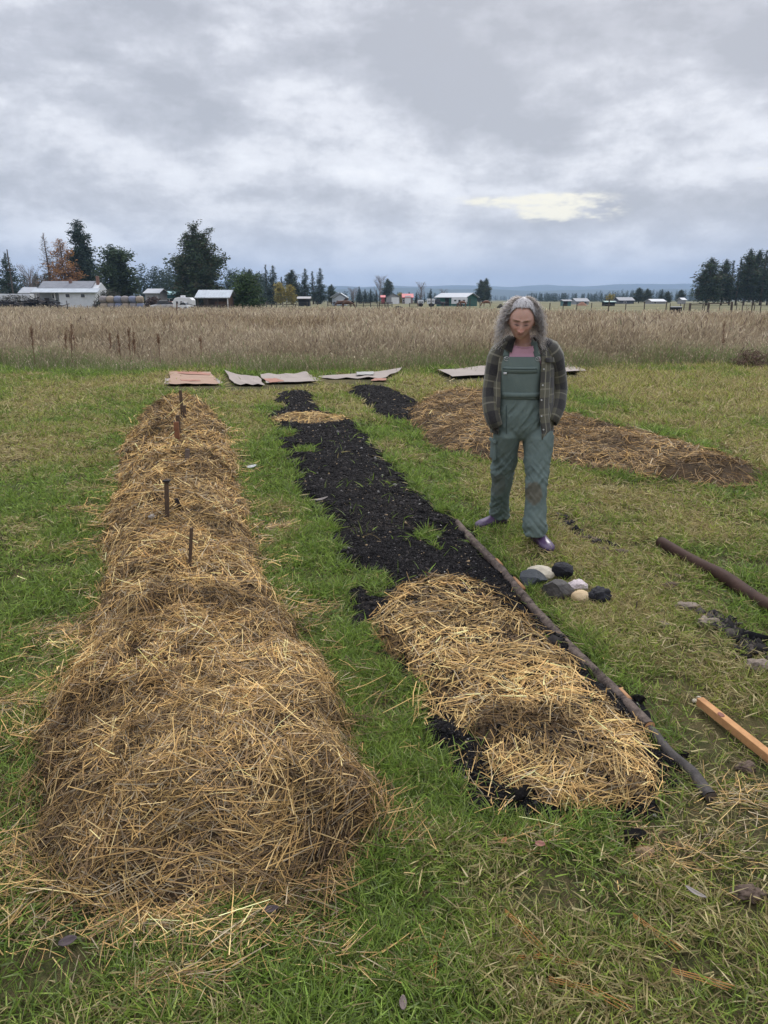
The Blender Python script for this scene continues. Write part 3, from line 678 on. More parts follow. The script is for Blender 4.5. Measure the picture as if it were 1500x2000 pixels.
# conifer proto copies for the middle distance
protoA = conifer('conifer_tree', 16, 3.3, spire, 7, DPINE+[PINE[0]], 21, 'x', tsize=1.1, bare=.03)
protoB = conifer('conifer_tree', 16, 2.8, lambda t: max(.08, (1-t)**.75)*(.6+.4*math.sin(t*23)**2), 7, DPINE, 22, 'x', tsize=1.0, bare=.12, gap=.1)
protoC = conifer('conifer_tree', 16, 4.2, pinef, 9, PINE, 23, 'x', tsize=1.3, bare=.14, gap=.18)
used = set()
def ct(proto, px, top, Y, label, group, wide=1.0):
    h = hpx(top, Y); s = h/16.; loc = (farx(px, Y), Y, 0)
    if proto.name not in used:
        used.add(proto.name); r = proto; r.location = loc; r['label'] = label; r['group'] = group; r.scale = (s*wide, s*wide, s); r.rotation_euler = (0, 0, random.uniform(0, 6))
    else: r = dup(proto, loc, random.uniform(0, 6), (s*wide, s*wide, s), label, group)
    return r
GM = 'conifers beyond the pasture left of centre'
for i, (pr, px, top, w, lab) in enumerate([
    (protoC, 490, 527, 1.0, 'dark conifer just right of the rounded green tree'), (protoA, 503, 534, .9, 'slim conifer beside the pair of tall spires'),
    (protoB, 522, 517, .8, 'left spire of the tallest conifer pair behind the yellow trees'), (protoA, 535, 519, 1.0, 'right spire of the tallest conifer pair behind the yellow trees'),
    (protoB, 552, 541, 1.1, 'short conifer directly behind the left yellow tree'), (protoC, 572, 528, 1.05, 'full dark conifer behind the right yellow tree'),
    (protoA, 597, 525, 1.0, 'full pointed conifer above the small open pasture shed'), (protoB, 612, 530, 1.1, 'darker ragged conifer between the two taller ones by the pasture shed'),
    (protoA, 626, 524, 1.0, 'rightmost tall conifer of the group above the pasture shed'), (protoC, 648, 556, 1.0, 'short conifer just behind the pale blue farmhouse')]):
    ct(pr, px, top, 260+8*(i % 3), lab, GM, w*1.15)
GR = 'tall pines at the right edge'
for i, (pr, px, top, w, lab) in enumerate([
    (protoC, 1380, 505, 1.15, 'leftmost pine of the right-hand grove, open and leaning out'), (protoC, 1409, 508, .9, 'second pine from the left in the right-hand grove'),
    (protoB, 1424, 509, 1.0, 'third pine from the left in the right-hand grove'), (protoB, 1437, 506, 1.0, 'fourth pine from the left in the right-hand grove, reddish behind'),
    (protoC, 1453, 488, .7, 'tallest pine of the right-hand grove with a pointed top'), (protoC, 1471, 490, .8, 'sixth pine from the left in the right-hand grove'),
    (protoB, 1485, 489, 1.2, 'seventh pine from the left in the right-hand grove'), (protoC, 1499, 491, .9, 'pine cut by the right edge of the photo in the grove')]):
    ct(pr, px, top, 215+7*(i % 3), lab, GR, w*1.1)
GC = 'small trees along the far side of the pasture'
for i, (pr, px, top, w, lab) in enumerate([
    (protoA, 702, 560, 1.3, 'leftmost dark tree in the low row left of the red roofs'), (protoA, 713, 565, 1.3, 'second dark tree in the low row left of the red roofs'),
    (protoA, 724, 564, 1.2, 'third dark tree in the low row left of the red roofs'), (protoB, 735, 567, 1.5, 'fourth dark tree in the low row left of the red roofs'),
    (protoC, 757, 545, 1.2, 'round-topped pine standing above the grey barn'), (protoA, 799, 570, 1.3, 'small dark tree right behind the red-roofed house'),
    (protoA, 813, 571, 1.4, 'small dark tree left of the bare poplar'), (protoA, 841, 564, 1.2, 'dark conifer left of the green barn'), (protoB, 829, 574, 1.3, 'small conifer below the bare poplar'),
    (protoC, 938, 547, 1.0, 'left stem of the lone dark conifer pair left of the woman'), (protoC, 948, 544, 1.0, 'right stem of the lone dark conifer pair left of the woman'),
    (protoC, 1247, 562, 1.6, 'rounded dark tree right of the long dark house'), (protoC, 1263, 564, 1.3, 'second rounded dark tree right of the long dark house'),
    (protoC, 1303, 569, 1.5, 'dark round tree right of the white-roofed buildings'), (protoC, 1329, 566, 1.5, 'dark round tree left of the right-hand grove'), (protoA, 1291, 565, 1.2, 'pale hazy conifer behind the white-roofed buildings')]):
    ct(pr, px, top, 330+10*(i % 3), lab, GC, w)
GY = 'autumn yellow trees'
def ytree(px, top, w, Y, seed, lab):
    put_tree(conifer('yellow_tree', hpx(top, Y), wm(w/2, Y), broad, 14, YEL, seed, lab, tsize=.8, bare=.12), px, Y)['group'] = GY
ytree(548, 553, 26, 240, 31, 'larger yellow autumn tree in front of the tall conifers'); ytree(569, 558, 20, 242, 32, 'smaller yellow autumn tree in front of the tall conifers')
ytree(782, 573, 16, 330, 33, 'yellow tree between the grey barn and the red-roofed house'); ytree(1192, 576, 18, 340, 34, 'yellow tree above the dark open shed')
def bare(px, top, w, Y, seed, lab):
    rd = random.Random(seed); root = thing('bare_tree', lab, 'tree', (farx(px, Y), Y, 0), group='leafless trees'); h = hpx(top, Y); r = wm(w/2, Y)
    t = MB(); t.tube([(0, 0, 0), (.1, 0, h*.4), (0, .1, h*.8)], [h*.018, h*.012, h*.005], 6); t.build('trunk', bark, root, smooth=True)
    t = MB()
    for i in range(46):
        z = h*rd.uniform(.15, .8); a = rd.uniform(0, 6.28); L = r*rd.uniform(.6, 1.1)
        p0 = Vector((0, 0, z)); p1 = p0+Vector((math.cos(a)*L*.6, math.sin(a)*L*.6, L*.8)); p2 = p1+Vector((math.cos(a)*L*.35, math.sin(a)*L*.35, L*.7)); p2.z = min(p2.z, h)
        t.tube([p0, p1, p2], [h*.006, h*.004, h*.002], 4, cap=False)
        for k in range(5):
            q = p0.lerp(p2, rd.uniform(.4, 1)); t.tube([q, q+Vector((rd.gauss(0, .25*r), rd.gauss(0, .25*r), rd.uniform(.1, .4)*r))], [h*.0025, h*.001], 3, cap=False)
    t.build('branches', mat('twigs', (.20, .165, .15), .9, .2, 3), root)
bare(742, 540, 26, 330, 41, 'tall leafless poplar left of the round-topped pine'); bare(822, 551, 20, 340, 42, 'leafless poplar left of the green barn')
bare(690, 563, 24, 320, 43, 'wide leafless tree right of the pale blue farmhouse'); bare(866, 566, 18, 345, 44, 'thin leafless tree behind the green barn'); bare(62, 520, 40, 190, 45, 'leafless tree between the far left pine and the grey larch')
# far woods: masses nobody could count
def far_wood(name, label, x0, x1, Y, top0, top1, cols, dy=40, n=120, seed=0, var=.35):
    global rng
    keep = rng; rng = np.random.default_rng(900+seed)
    xs = np.sort(rng.uniform(farx(x0, Y), farx(x1, Y), n)); t = (xs-xs[0])/(xs[-1]-xs[0]+1e-9)
    top = (top0+(top1-top0)*t); h = np.array([hpx(v, Y) for v in top])*(1-var*rng.random(n)**1.5)
    P = []; S = []
    for X_, H_ in zip(xs, h):
        y_ = Y+rng.uniform(0, dy)
        for z in np.arange(.04, 1, .055):
            rr = H_*.20*(1-z)**.8+.02*H_
            for _ in range(3): P.append((X_+rng.normal(0, rr*.6), y_+rng.normal(0, rr*.6), z*H_)); S.append(H_*.09+rr*.35)
    P = np.array(P); c = np.array(cols)[rng.integers(0, len(cols), len(P))]
    V, F, C = tufts(P, np.array(S), c, .6, 4)
    tag(link(name, np_mesh(name, V, F, C, leafm)), label, 'trees', kind='stuff'); rng = keep
far_wood('distant_wood', 'dark conifer wood showing between the bushy pine and the large spreading pine', 262, 350, 270, 512, 532, DPINE, n=46, seed=1)
far_wood('distant_wood', 'dark conifer wood between the large spreading pine and the tall spires', 425, 515, 290, 520, 533, DPINE, n=42, seed=2)
far_wood('distant_wood', 'mixed dark wood low behind the farmhouse at the left', -60, 200, 260, 528, 535, DPINE+[(.10, .085, .075)], n=90, seed=3)
far_wood('distant_wood', 'hazy line of trees along the horizon left of centre', 640, 860, 520, 566, 572, DPINE+[(.09, .085, .07)], n=70, seed=4)
far_wood('distant_wood', 'hazy straight plantation of conifers right of the woman', 1035, 1240, 620, 571, 573, DPINE, n=110, seed=5, var=.2)
far_wood('distant_wood', 'hazy wood in front of the mountains at the right', 1180, 1420, 800, 566, 566, DPINE, n=90, seed=6)
far_wood('distant_wood', 'thin faint line of trees on the horizon behind the woman', 840, 1520, 1900, 577, 576, DPINE, n=260, seed=7)
far_wood('distant_wood', 'thin faint line of trees on the horizon at the left', -200, 900, 1900, 573, 577, DPINE, n=300, seed=8)

# ------------------------------------------------------------------ farm buildings
white = mat('white_siding', (.62, .64, .67), .7, .12, 1.5); rfg = mat('grey_roofing', (.22, .23, .255), .7, .2, 1.2)
tin = mat('tin_roofing', (.42, .46, .50), .45, .15, 1.0, metal=.2); dark = mat('dark_opening', (.015, .015, .018), .9, .2, 3)  # near-black; on the open-fronted sheds it paints the shade inside
glass = mat('window_glass', (.03, .035, .04), .15, .2, 2, spec=.6); frm = mat('white_trim', (.7, .7, .7), .6, .1, 2)
wood_d = mat('weathered_wood', (.09, .075, .065), .95, .35, 4, .006); wood_r = mat('old_brown_boards', (.14, .085, .06), .9, .4, 3)
teal = mat('teal_metal', (.04, .16, .17), .5, .2, 1.5); greenw = mat('dark_green_siding', (.025, .10, .085), .6, .15, 1.2)
redr = mat('red_roofing', (.50, .12, .12), .6, .15, 1.5); greyw = mat('grey_siding', (.30, .30, .31), .8, .15, 2); blueg = mat('pale_blue_siding', (.42, .46, .52), .8, .1, 2)
brick = mat('chimney_brick', (.22, .13, .10), .9, .3, 4); rubber = mat('tyre_rubber', (.02, .02, .02), .8, .2, 5)
def ribs_roof(mb, w, p0, p1, n, over=.0):
    """thin raised seams on a sloping roof plane from p0 (y,z) to p1 (y,z)"""
    L = math.hypot(p1[0]-p0[0], p1[1]-p0[1]); a = math.atan2(p1[1]-p0[1], p1[0]-p0[0])
    for i in range(n):
        x = -w/2+w*(i+.5)/n; mb.box((x, (p0[0]+p1[0])/2, (p0[1]+p1[1])/2+.07), (.06, L, .06), rx=a)
def roof_plane(mb, w, p0, p1, t=.12, x=0.):
    L = math.hypot(p1[0]-p0[0], p1[1]-p0[1]); a = math.atan2(p1[1]-p0[1], p1[0]-p0[0])
    mb.box((x, (p0[0]+p1[0])/2, (p0[1]+p1[1])/2), (w, L, t), rx=a)
def window(parent, x, y, z, w, h, face=-1):
    f = MB().box((x, y, z), (w, .10, h)).build('window', frm, parent); MB().box((x, y+face*.055, z), (w*.78, .02, h*.78)).build('pane', glass, f)
def window_side(parent, x, y, z, w, h, face=1):
    f = MB().box((x, y, z), (.10, w, h)).build('window', frm, parent); MB().box((x+face*.055, y, z), (.02, w*.78, h*.78)).build('pane', glass, f)
def gable(name, label, px0, px1, Y, eave, ridge, depth, wallm, roofm, rz=0., axis='x', base=600, seams=0, cat='building', windows=(), doors=(), over=.35, chim=()):
    """axis x: ridge runs left-right as seen; axis y: gable end faces the viewer"""
    xc = (farx(px0, Y)+farx(px1, Y))/2; w = farx(px1, Y)-farx(px0, Y); ze = farz(eave, Y); zr = farz(ridge, Y)
    t = thing(name, label, cat, (xc, Y, 0), rz)
    if axis == 'x':
        MB().prismx([(0, -.2), (0, ze), (depth/2, zr-.1), (depth, ze), (depth, -.2)], -w/2+over, w/2-over).build('wall', wallm, t)
        mb = MB(); s = (zr-ze)/(depth/2); roof_plane(mb, w, (-over, ze-over*s+.1), (depth/2, zr+.06)); roof_plane(mb, w, (depth/2+.01, zr+.06), (depth+over, ze-over*s+.1))
        if seams: ribs_roof(mb, w, (-over, ze-over*s+.1), (depth/2, zr+.06), seams)
        rf = mb.build('roof', roofm, t)
        for cx, chh in chim: MB().box((cx*w/2, depth/2-.3, zr+chh/2-.2), (.55, .55, chh+.4)).build('chimney', brick, rf)
        for wx, wz, ww, wh in windows: window(t, wx*w/2, -.05, wz*ze, ww, wh)
        for wx, ww, wh in doors: MB().box((wx*w/2, -.04, wh/2), (ww, .08, wh)).build('door', dark, t)
    else:
        MB().prism([(-w/2+over, -.2), (-w/2+over, ze), (0, zr-.1), (w/2-over, ze), (w/2-over, -.2)], 0, depth).build('wall', wallm, t)
        mb = MB(); s = (zr-ze)/(w/2); a = math.atan(s); L = math.hypot(w/2, zr-ze)
        for sg in (-1, 1): mb.box((sg*w/4, depth/2, (ze+zr)/2+.1), (L, depth+2*over, .12), ry=sg*a)
        mb.build('roof', roofm, t)
        for wx, wz, ww, wh in windows: window(t, wx*w/2, -.05, wz*ze, ww, wh)
        for wx, ww, wh in doors: MB().box((wx*w/2, -.04, wh/2), (ww, .08, wh)).build('door', frm, t)
    return t, w, ze, zr
# white farmhouse
Yh = 142; t = thing('farmhouse', 'long low white farmhouse with a grey two-pitch roof in front of the larches', 'house', ((farx(65, Yh)+farx(193, Yh))/2, Yh, 0))
w = farx(193, Yh)-farx(65, Yh); ze = farz(571, Yh); zm = farz(563.5, Yh)+.05; zr = farz(549, Yh)
MB().prismx([(0, -.2), (0, ze), (1.6, zm-.15), (4, zr-.2), (6.4, zm-.15), (6.4, -.2)], -w/2+5.0, w/2-.6).build('wall', white, t)
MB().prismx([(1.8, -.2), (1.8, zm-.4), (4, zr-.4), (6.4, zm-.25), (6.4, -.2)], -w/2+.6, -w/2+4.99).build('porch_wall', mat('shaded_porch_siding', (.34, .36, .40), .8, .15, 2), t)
mb = MB(); roof_plane(mb, w-2.2, (1.5, zm), (4.05, zr+.05), x=-.6); roof_plane(mb, w-2.2, (4.06, zr+.05), (6.8, zm-.2), x=-.6); ro = mb.build('roof', rfg, t)
mb = MB(); roof_plane(mb, w+.2, (-.5, ze-.05), (1.6, zm-.0)); mb.build('lower_roof', tin, t)
for cx, hh in ((-.02, .5), (.83, 1.0)): MB().box((cx*w/2, 3.4, zr+hh/2-.5), (.5, .5, hh+1.0)).build('chimney', brick, ro)
for px in (134, 163.5): window(t, farx(px, Yh)-t.location.x, -.05, farz(577.5, Yh), .95, .75)
window(t, farx(99, Yh)-t.location.x, 1.75, farz(579, Yh), .8, .9)
MB().box((farx(84, Yh)-t.location.x, 1.75, .95), (.9, .08, 1.9)).build('door', wood_d, t)
for px in (72, 108): MB().box((farx(px, Yh)-t.location.x, .1, ze/2), (.14, .14, ze)).build('post', frm, t)
# wrapped round bales: upper and lower course
balem = [mat('bale_wrap_grey', (.26, .235, .23), .7, .3, 3), mat('bale_wrap_tan', (.33, .27, .21), .7, .3, 3), mat('bale_wrap_blue', (.20, .22, .30), .7, .3, 3)]
Yb = 120; GB = 'wrapped round bales stacked by the farmhouse'
def bale(px, z, m, lab):
    t = thing('hay_bale', lab, 'hay bale', (farx(px, Yb), Yb, z), random.uniform(-.05, .05), GB); r = .55; L = .545
    mb = MB(); n = 20; pr = [(-L, .30), (-L, .40), (-L+.07, r-.06), (-L*.5, r-.005), (0, r+.02), (L*.5, r-.005), (L-.07, r-.06), (L, .40), (L, .30)]
    mb.sheet([[(x, rr*math.cos(2*math.pi*k/n), r+rr*math.sin(2*math.pi*k/n)) for k in range(n)] for x, rr in pr], close=True)
    mb.build('wrap', m, t, smooth=True)
    for s in (-1, 1):
        e = MB(); e.sheet([[(s*(L-.01), rr*math.cos(2*math.pi*k/n), r+rr*math.sin(2*math.pi*k/n)) for k in range(n)] for rr in (.31, .02)], close=True)
        e.build('hay_end', mat('hay_end', (.30, .24, .14), .9, .3, 8), t)
W_ = ('first', 'second', 'third', 'fourth', 'fifth', 'sixth')
for i in range(6):
    px = 203+14.3*i
    bale(px, 0.02, balem[(i*2+1) % 3], '%s bale from the left in the bottom row beside the farmhouse' % W_[i])
    bale(px-.8, 1.08, balem[[0, 1, 2, 0, 2, 1][i]], '%s bale from the left in the top row beside the farmhouse' % W_[i])
# sheds behind
gable('storage_shed', 'white-roofed shed showing right of the bushy pine', 281, 314, 150, 573, 564.5, 6, greyw, mat('white_roofing', (.40, .42, .45), .6, .1, 1), seams=0)
tt = gable('teal_shed', 'long low teal building with a pale teal roof behind the camper', 313, 356, 158, 575.5, 569.5, 6, teal, mat('pale_teal_roofing', (.30, .50, .52), .5, .1, 1), windows=((-.4, .55, 1.2, .8), (.1, .55, 1.2, .8)))
tt = gable('farm_outbuilding', 'pale roof low behind the junk pile at the far left', 38, 66, 160, 572, 561.5, 5, greyw, mat('white_roofing', (.40, .42, .45)))
# metal-roofed open shed
Ys = 112; xc = (farx(381, Ys)+farx(450, Ys))/2; w = farx(450, Ys)-farx(381, Ys); t = thing('open_shed', 'open-fronted wooden shed under a pale ribbed metal roof left of the rounded green tree', 'shed', (xc, Ys, 0))
z1 = farz(582.5, Ys); z2 = farz(567, Ys+2.6)
mb = MB(); roof_plane(mb, w, (-.3, z1+.05), (2.6, z2)); roof_plane(mb, w, (2.61, z2), (4.6, z1+.3)); ribs_roof(mb, w, (-.3, z1+.05), (2.6, z2), 12); mb.build('roof', tin, t)
MB().box((0, 4.1, z1/2), (w-.6, .1, z1)).build('back_wall', wood_d, t)
MB().prismx([(.15, -.1), (.15, z1-.1), (2.55, z2-.25), (4.0, z1-.05), (4.0, -.1)], w/2-.5, w/2-.4).build('side_wall', wood_r, t)
MB().box((w*.24, .6, z1*.38), (w*.42, .08, z1*.72)).build('board_wall', wood_r, t)
for k in range(4): MB().box((-w/2+.4+k*(w-.8)/3, 0, z1/2), (.14, .14, z1)).build('post', wood_d if k < 3 else frm, t)
# camper trailer
Yc = 108; cx = farx(356, Yc); t = thing('camper_trailer', 'white camper trailer parked left of the metal-roofed shed', 'camper', (cx, Yc, 0)); L = wm(38, Yc); zt = farz(580.5, Yc); cw = mat('camper_white', (.66, .67, .68), .4, .08, 1.5)
prof = [(-L/2, .55), (-L/2+.02, zt*.72), (-L/2+.35, zt*.93), (-L/2+.8, zt), (L/2-.3, zt-.05), (L/2, zt*.8), (L/2, .6), (L/2-.1, .5), (-L/2+.1, .45)]
MB().prism(prof, 0, 2.1).build('body', cw, t, bevel=.05)
for px in (346, 354.5): window(t, farx(px, Yc)-cx, -.04, zt*.62, .36, .42)
MB().box((L*.18, -.03, 1.05), (.55, .06, 1.25)).build('door', frm, t); MB().box((-.1, 1, zt+.12), (.6, .6, .26)).build('roof_vent', frm, t, bevel=.03)
for s in (-.25, .15): MB().tube([(s*L, -.02, .33), (s*L, .25, .33)], .33, 16).build('wheel', rubber, t)
MB().box((-L/2-.4, .8, .45), (.9, .12, .1)).build('hitch', dark, t)
# cars
def car(px, Y, base, L, colm, lab, rz=0., h=1.45):
    t = thing('parked_car', lab, 'car', (farx(px, Y), Y, base), rz, 'vehicles parked in the farmyard')
    low = [(-L/2, .35), (-L/2+.03, .75), (-L/2+.9, .88), (L/2-.8, .92), (L/2-.04, .82), (L/2, .4)]
    MB().prism(low, -.82, .82).build('body', colm, t, bevel=.06)
    MB().prism([(-L*.26, .88), (-L*.13, h), (L*.20, h), (L*.34, .92)], -.70, .70).build('cabin', glass, t, bevel=.04)
    MB().prism([(-L*.12, h-.04), (-L*.11, h+.04), (L*.19, h+.04), (L*.21, h-.04)], -.68, .68).build('roof', colm, t)
    for sx in (-.31, .31):
        for sy in (-.78, .78): 
            wv = MB().tube([(sx*L, sy-.1, .31), (sx*L, sy+.1, .31)], .31, 14).build('wheel', rubber, t); MB().tube([(sx*L, sy-.115, .31), (sx*L, sy-.1, .31)], .17, 12).build('rim', frm, wv)
    for sy in (-.55, .55): MB().box((-L/2-.01, sy, .66), (.05, .28, .14)).build('headlight', frm, t)
car(358, 104, 0, 1.6*.9*1.0+.1, cw, 'small white car nose-on in front of the camper', 0, 1.25)
car(317, 116, 0, 3.6, mat('faded_car_paint', (.42, .42, .43), .5, .2, 2), 'pale old car between the brown brush and the camper', .4)
car(333, 119, 0, 3.2, mat('dull_red_paint', (.30, .13, .11), .5, .2, 2), 'dull red old car just left of the camper', -.3, 1.3)
# brush and junk
def heap(name, lab, cat, px, Y, w, h, pal, n, seed, ln=(.5, 1.6), flatness=.35, wd=.10, parent=None, depth=1.5):
    global rng
    keep = rng; rng = np.random.default_rng(seed); P = np.stack([rng.uniform(-w/2, w/2, n), rng.uniform(-depth, depth, n), rng.random(n)*h], 1)
    P[:, 2] *= np.clip(1-(np.abs(P[:, 0])/(w/2))**2.5, .1, 1)
    T = unit(rng.normal(0, 1, (n, 3))*np.array([1, .7, flatness])); S = unit(np.cross(T, rng.normal(0, 1, (n, 3)))); L = rng.uniform(*ln, n)
    V, F, C = ribbons(P-T*L[:, None]/2, T, S, L, np.full(n, wd)*rng.uniform(.5, 1.4, n), rng.normal(0, .1, (n, 3))*L[:, None], rand_cols(n, pal, [1]*len(pal), .2), 2, .5)
    V[:, 2] = np.maximum(V[:, 2], .01)
    o = link(name, np_mesh(name, V, F, C, attr_mat('brush_sticks', .9)), parent); 
    if parent is None: o.location = (farx(px, Y), Y, 0); tag(o, lab, cat)
    rng = keep; return o
heap('brush_pile', 'brown tangle of bare brush right of the hay bales', 'brush pile', 300, 124, wm(34, 124), 1.9, [(.10, .07, .06), (.14, .10, .085), (.07, .055, .05)], 900, 61)
heap('lumber_pile', 'dark pile of old timber and scrap in front of the farmhouse porch', 'lumber pile', 73, 128, wm(58, 128), 1.45, [(.03, .028, .03), (.06, .055, .055), (.10, .09, .085)], 420, 62, (1.5, 5), .08, .22)
heap('lumber_pile', 'dark scrap pile cut by the left edge of the photo', 'lumber pile', 6, 128, wm(34, 128), 1.35, [(.03, .028, .03), (.06, .055, .055)], 260, 63, (1.2, 3.5), .1, .22)
heap('hedge', 'thin brown bushes growing right of the farmhouse behind the bales', 'bush', 215, 136, wm(60, 136), 3.2, [(.10, .09, .07), (.07, .075, .055), (.05, .05, .045)], 1500, 64, (.3, 1.1), .8, .09)
heap('shrub_row', 'low grey brush running left of the farmhouse', 'bush', 30, 146, wm(90, 146), 2.5, [(.13, .115, .10), (.08, .08, .06)], 1200, 65, (.3, 1.0), .8, .08)
# box trailer at far left
Yt = 150; t = thing('box_trailer', 'long white trailer low behind the scrap at the far left', 'trailer', (farx(28, Yt), Yt, 0))
MB().box((0, 0, 1.75), (wm(72, Yt), 2.2, 1.9)).build('body', white, t, bevel=.08)
for s in (-2.0, -1.0, 1.6): MB().tube([(s, -1.1, .4), (s, -.85, .4)], .4, 14).build('wheel', rubber, t)
for k in (-2.6, -.8, 1.2): window(t, k, -1.12, 1.9, .8, .5)
# utility pole
Yp = 150; t = thing('utility_pole', 'wooden utility pole with a crossarm at the far left', 'utility pole', (farx(28, Yp), Yp, 0)); zp = farz(487, Yp)
MB().tube([(0, 0, 0), (0, 0, zp)], [.16, .10], 10).build('pole', wood_d, t); MB().box((0, -.12, farz(528, Yp)), (1.9, .12, .14), ry=.05).build('crossarm', wood_d, t)
wr = MB()
for k, (sx) in enumerate((-.8, 0, .8)):
    wr.tube([(sx, 0, farz(528, Yp)+.12), (sx-14, 6, farz(530, Yp)-.9), (sx-30, 14, farz(528, Yp)+.2)], .02, 4)
wr.build('wire', dark, t)
# middle farm
t, w, ze, zr = gable('pale_farmhouse', 'pale blue-grey farmhouse with a white-edged gable left of centre', 650, 679, 215, 582, 573, 8, blueg, tin, axis='y', windows=((-.35, .5, .9, .9), (.3, .5, .9, .9)), over=.5)
mb = MB(); mb.box((-w*.42, 3, (ze+zr)/2+.2), (w*.62, 7, .12), ry=-math.atan((zr-ze)/(w/2))); mb.build('side_roof', tin, t)
MB().box((-w*.35, .4, 1.0), (w*.4, .1, 2.0)).build('side_wall', blueg, t)
gable('pasture_shed', 'small dark open-fronted shed in the pasture below the conifers', 580, 607, 190, 583.5, 580, 3, dark, mat('shed_tin', (.36, .35, .35), .6), cat='shed')
gable('grey_barn', 'grey barn with a low gable left of the red-roofed house', 753, 782, 300, 581, 573.5, 12, greyw, rfg, axis='y', doors=((.3, 3, 2.5),))
t, w, ze, zr = gable('red_roofed_house', 'house with a faded red metal roof and a white door behind the pasture', 785, 808, 310, 581, 574, 9, mat('brown_siding', (.24, .19, .18), .8), redr, windows=((-.7, .5, .8, .8),), doors=())
MB().box((w*.0, -.06, 1.6), (2.4, .1, 3.2)).build('garage_door', frm, t)
gable('red_shed', 'small red shed left of the grey barn', 743, 753, 305, 581, 577, 6, mat('red_boards', (.38, .09, .09), .8), redr, cat='shed')
# green barn: gable end and white roof
Yg = 190; t = thing('green_barn', 'large dark green barn with a white roof near the centre horizon', 'barn', (farx(880, Yg), Yg, 0), R(38))
BL, BW, zeg, zrg = 9.0, 7.2, farz(584, Yg)+.4, farz(573.5, Yg)+.1
MB().prismx([(0, -.2), (0, zeg), (BW/2, zrg-.1), (BW, zeg), (BW, -.2)], -BL*.45, BL*.45).build('wall', greenw, t)
mb = MB(); s = (zrg-zeg)/(BW/2); roof_plane(mb, BL+.2, (-.4, zeg-.4*s+.08), (BW/2, zrg+.05)); roof_plane(mb, BL+.2, (BW/2+.01, zrg+.05), (BW+.4, zeg-.4*s+.08)); mb.build('roof', mat('white_roofing', (.40, .42, .45)), t)
MB().box((-1.0, -.05, 1.1), (1.1, .1, 2.2)).build('door', dark, t); window(t, 1.6, -.05, zeg*.55, .8, .8)
t.rotation_euler.z = R(-32)
for (px, Y, L_, h_, lab) in ((898, 178, 30, 581.5, 'white stock trailer parked in front of the green barn'), (822, 182, 11, 586, 'small white trailer parked left of the other one by the green barn'), (842, 180, 14, 583.5, 'white box trailer beside the green barn door')):
    t = thing('stock_trailer', lab, 'trailer', (farx(px, Y), Y, 0), 0, 'white trailers by the green barn'); L = wm(L_, Y); zt = farz(h_, Y)
    MB().prism([(-L/2, .6), (-L/2, zt), (L/2, zt), (L/2, .6)], 0, 2).build('body', white, t, bevel=.08)
    for k in range(3): MB().box((L*(-.3+.28*k), -.02, zt*.68), (L*.14, .06, .3)).build('vent', dark, t)
    for s in (-.12, .12): MB().tube([(s*L, -.05, .38), (s*L, .2, .38)], .38, 14).build('wheel', rubber, t)
t = thing('parked_pickup', 'dark pickup truck parked left of the green barn', 'pickup', (farx(855, 184), 184, 0)); 
MB().prism([(-1.9, .5), (-1.9, 1.05), (-.9, 1.1), (-.5, 1.75), (.5, 1.75), (.7, 1.1), (1.9, 1.05), (1.9, .5)], 0, 1.7).build('body', mat('dark_paint', (.03, .035, .05), .4, .1, 2), t, bevel=.05)
for s in (-1.2, 1.2): MB().tube([(s, -.03, .38), (s, .2, .38)], .38, 14).build('wheel', rubber, t)
# right-hand farm
gable('teal_shed', 'small teal shed with a dark open side right of the woman', 1099, 1118, 200, 588.5, 586, 4, teal, rfg, cat='shed', doors=((-.4, 1.1, 1.2),))
gable('grey_house', 'low pale grey house behind the small teal shed', 1124, 1152, 260, 589, 583, 8, mat('light_grey_siding', (.30, .32, .35), .8), rfg, windows=((-.3, .5, 1.1, .8), (.4, .5, 1.1, .8)), cat='house')
gable('pasture_shed', 'dark open shed with a teal roof edge under the yellow tree', 1180, 1204, 195, 590.5, 588.5, 3, dark, teal, cat='shed')
gable('dark_house', 'long dark house behind the dark open shed', 1208, 1240, 300, 587, 581, 8, mat('slate_siding', (.07, .08, .10), .8), rfg, windows=((-.2, .5, 1, .8),), cat='house')
gable('white_roofed_barn', 'bright white-roofed low building between the round dark trees', 1272, 1302, 300, 589, 584.5, 8, greyw, mat('white_roofing', (.40, .42, .45)), windows=((-.5, .5, 1, .8),))
gable('white_roofed_shed', 'small white-roofed shed left of the right-hand grove', 1331, 1341, 290, 586, 582, 5, greyw, mat('white_roofing', (.40, .42, .45)), cat='shed')
o = heap('dirt_mound', '', '', 0, 0, 1, 1, [(.1, .1, .1)], 3, 1, parent=None); bpy.data.objects.remove(o)
def mound(name, lab, cat, px, Y, w, h, m, seed):
    n = 26; mb = MB(); rows = []
    for i in range(9):
        f = i/8; rows.append([((w/2)*math.cos(6.283*k/n)*(1-f)*(1+.15*math.sin(k*2.3+seed+i)), (w/3)*math.sin(6.283*k/n)*(1-f), h*(1-(1-f)**1.8)*(1+.12*math.sin(k*1.7+i*2+seed))-.1) for k in range(n)])
    mb.sheet(rows, close=True); o = mb.build(name, m, smooth=True, loc=(farx(px, Y), Y, 0)); return tag(o, lab, cat)
dirt = mat('dark_soil', (.055, .05, .035), .95, .4, 2, .05)
mound('soil_heap', 'dark heap of soil in the pasture between two metal gates', 'soil heap', 778, 104, wm(42, 104), 1.05*.75, dirt, 1)
mound('soil_heap', 'dark low heap in the pasture left of the woman\'s head', 'soil heap', 978, 150, wm(16, 150), .8, dirt, 2)
mound('gravel_heap', 'small orange-brown heap in front of the pale grey house', 'soil heap', 1137, 210, wm(22, 210), 1.0, mat('orange_soil', (.28, .15, .10), .95, .2, 2), 3)

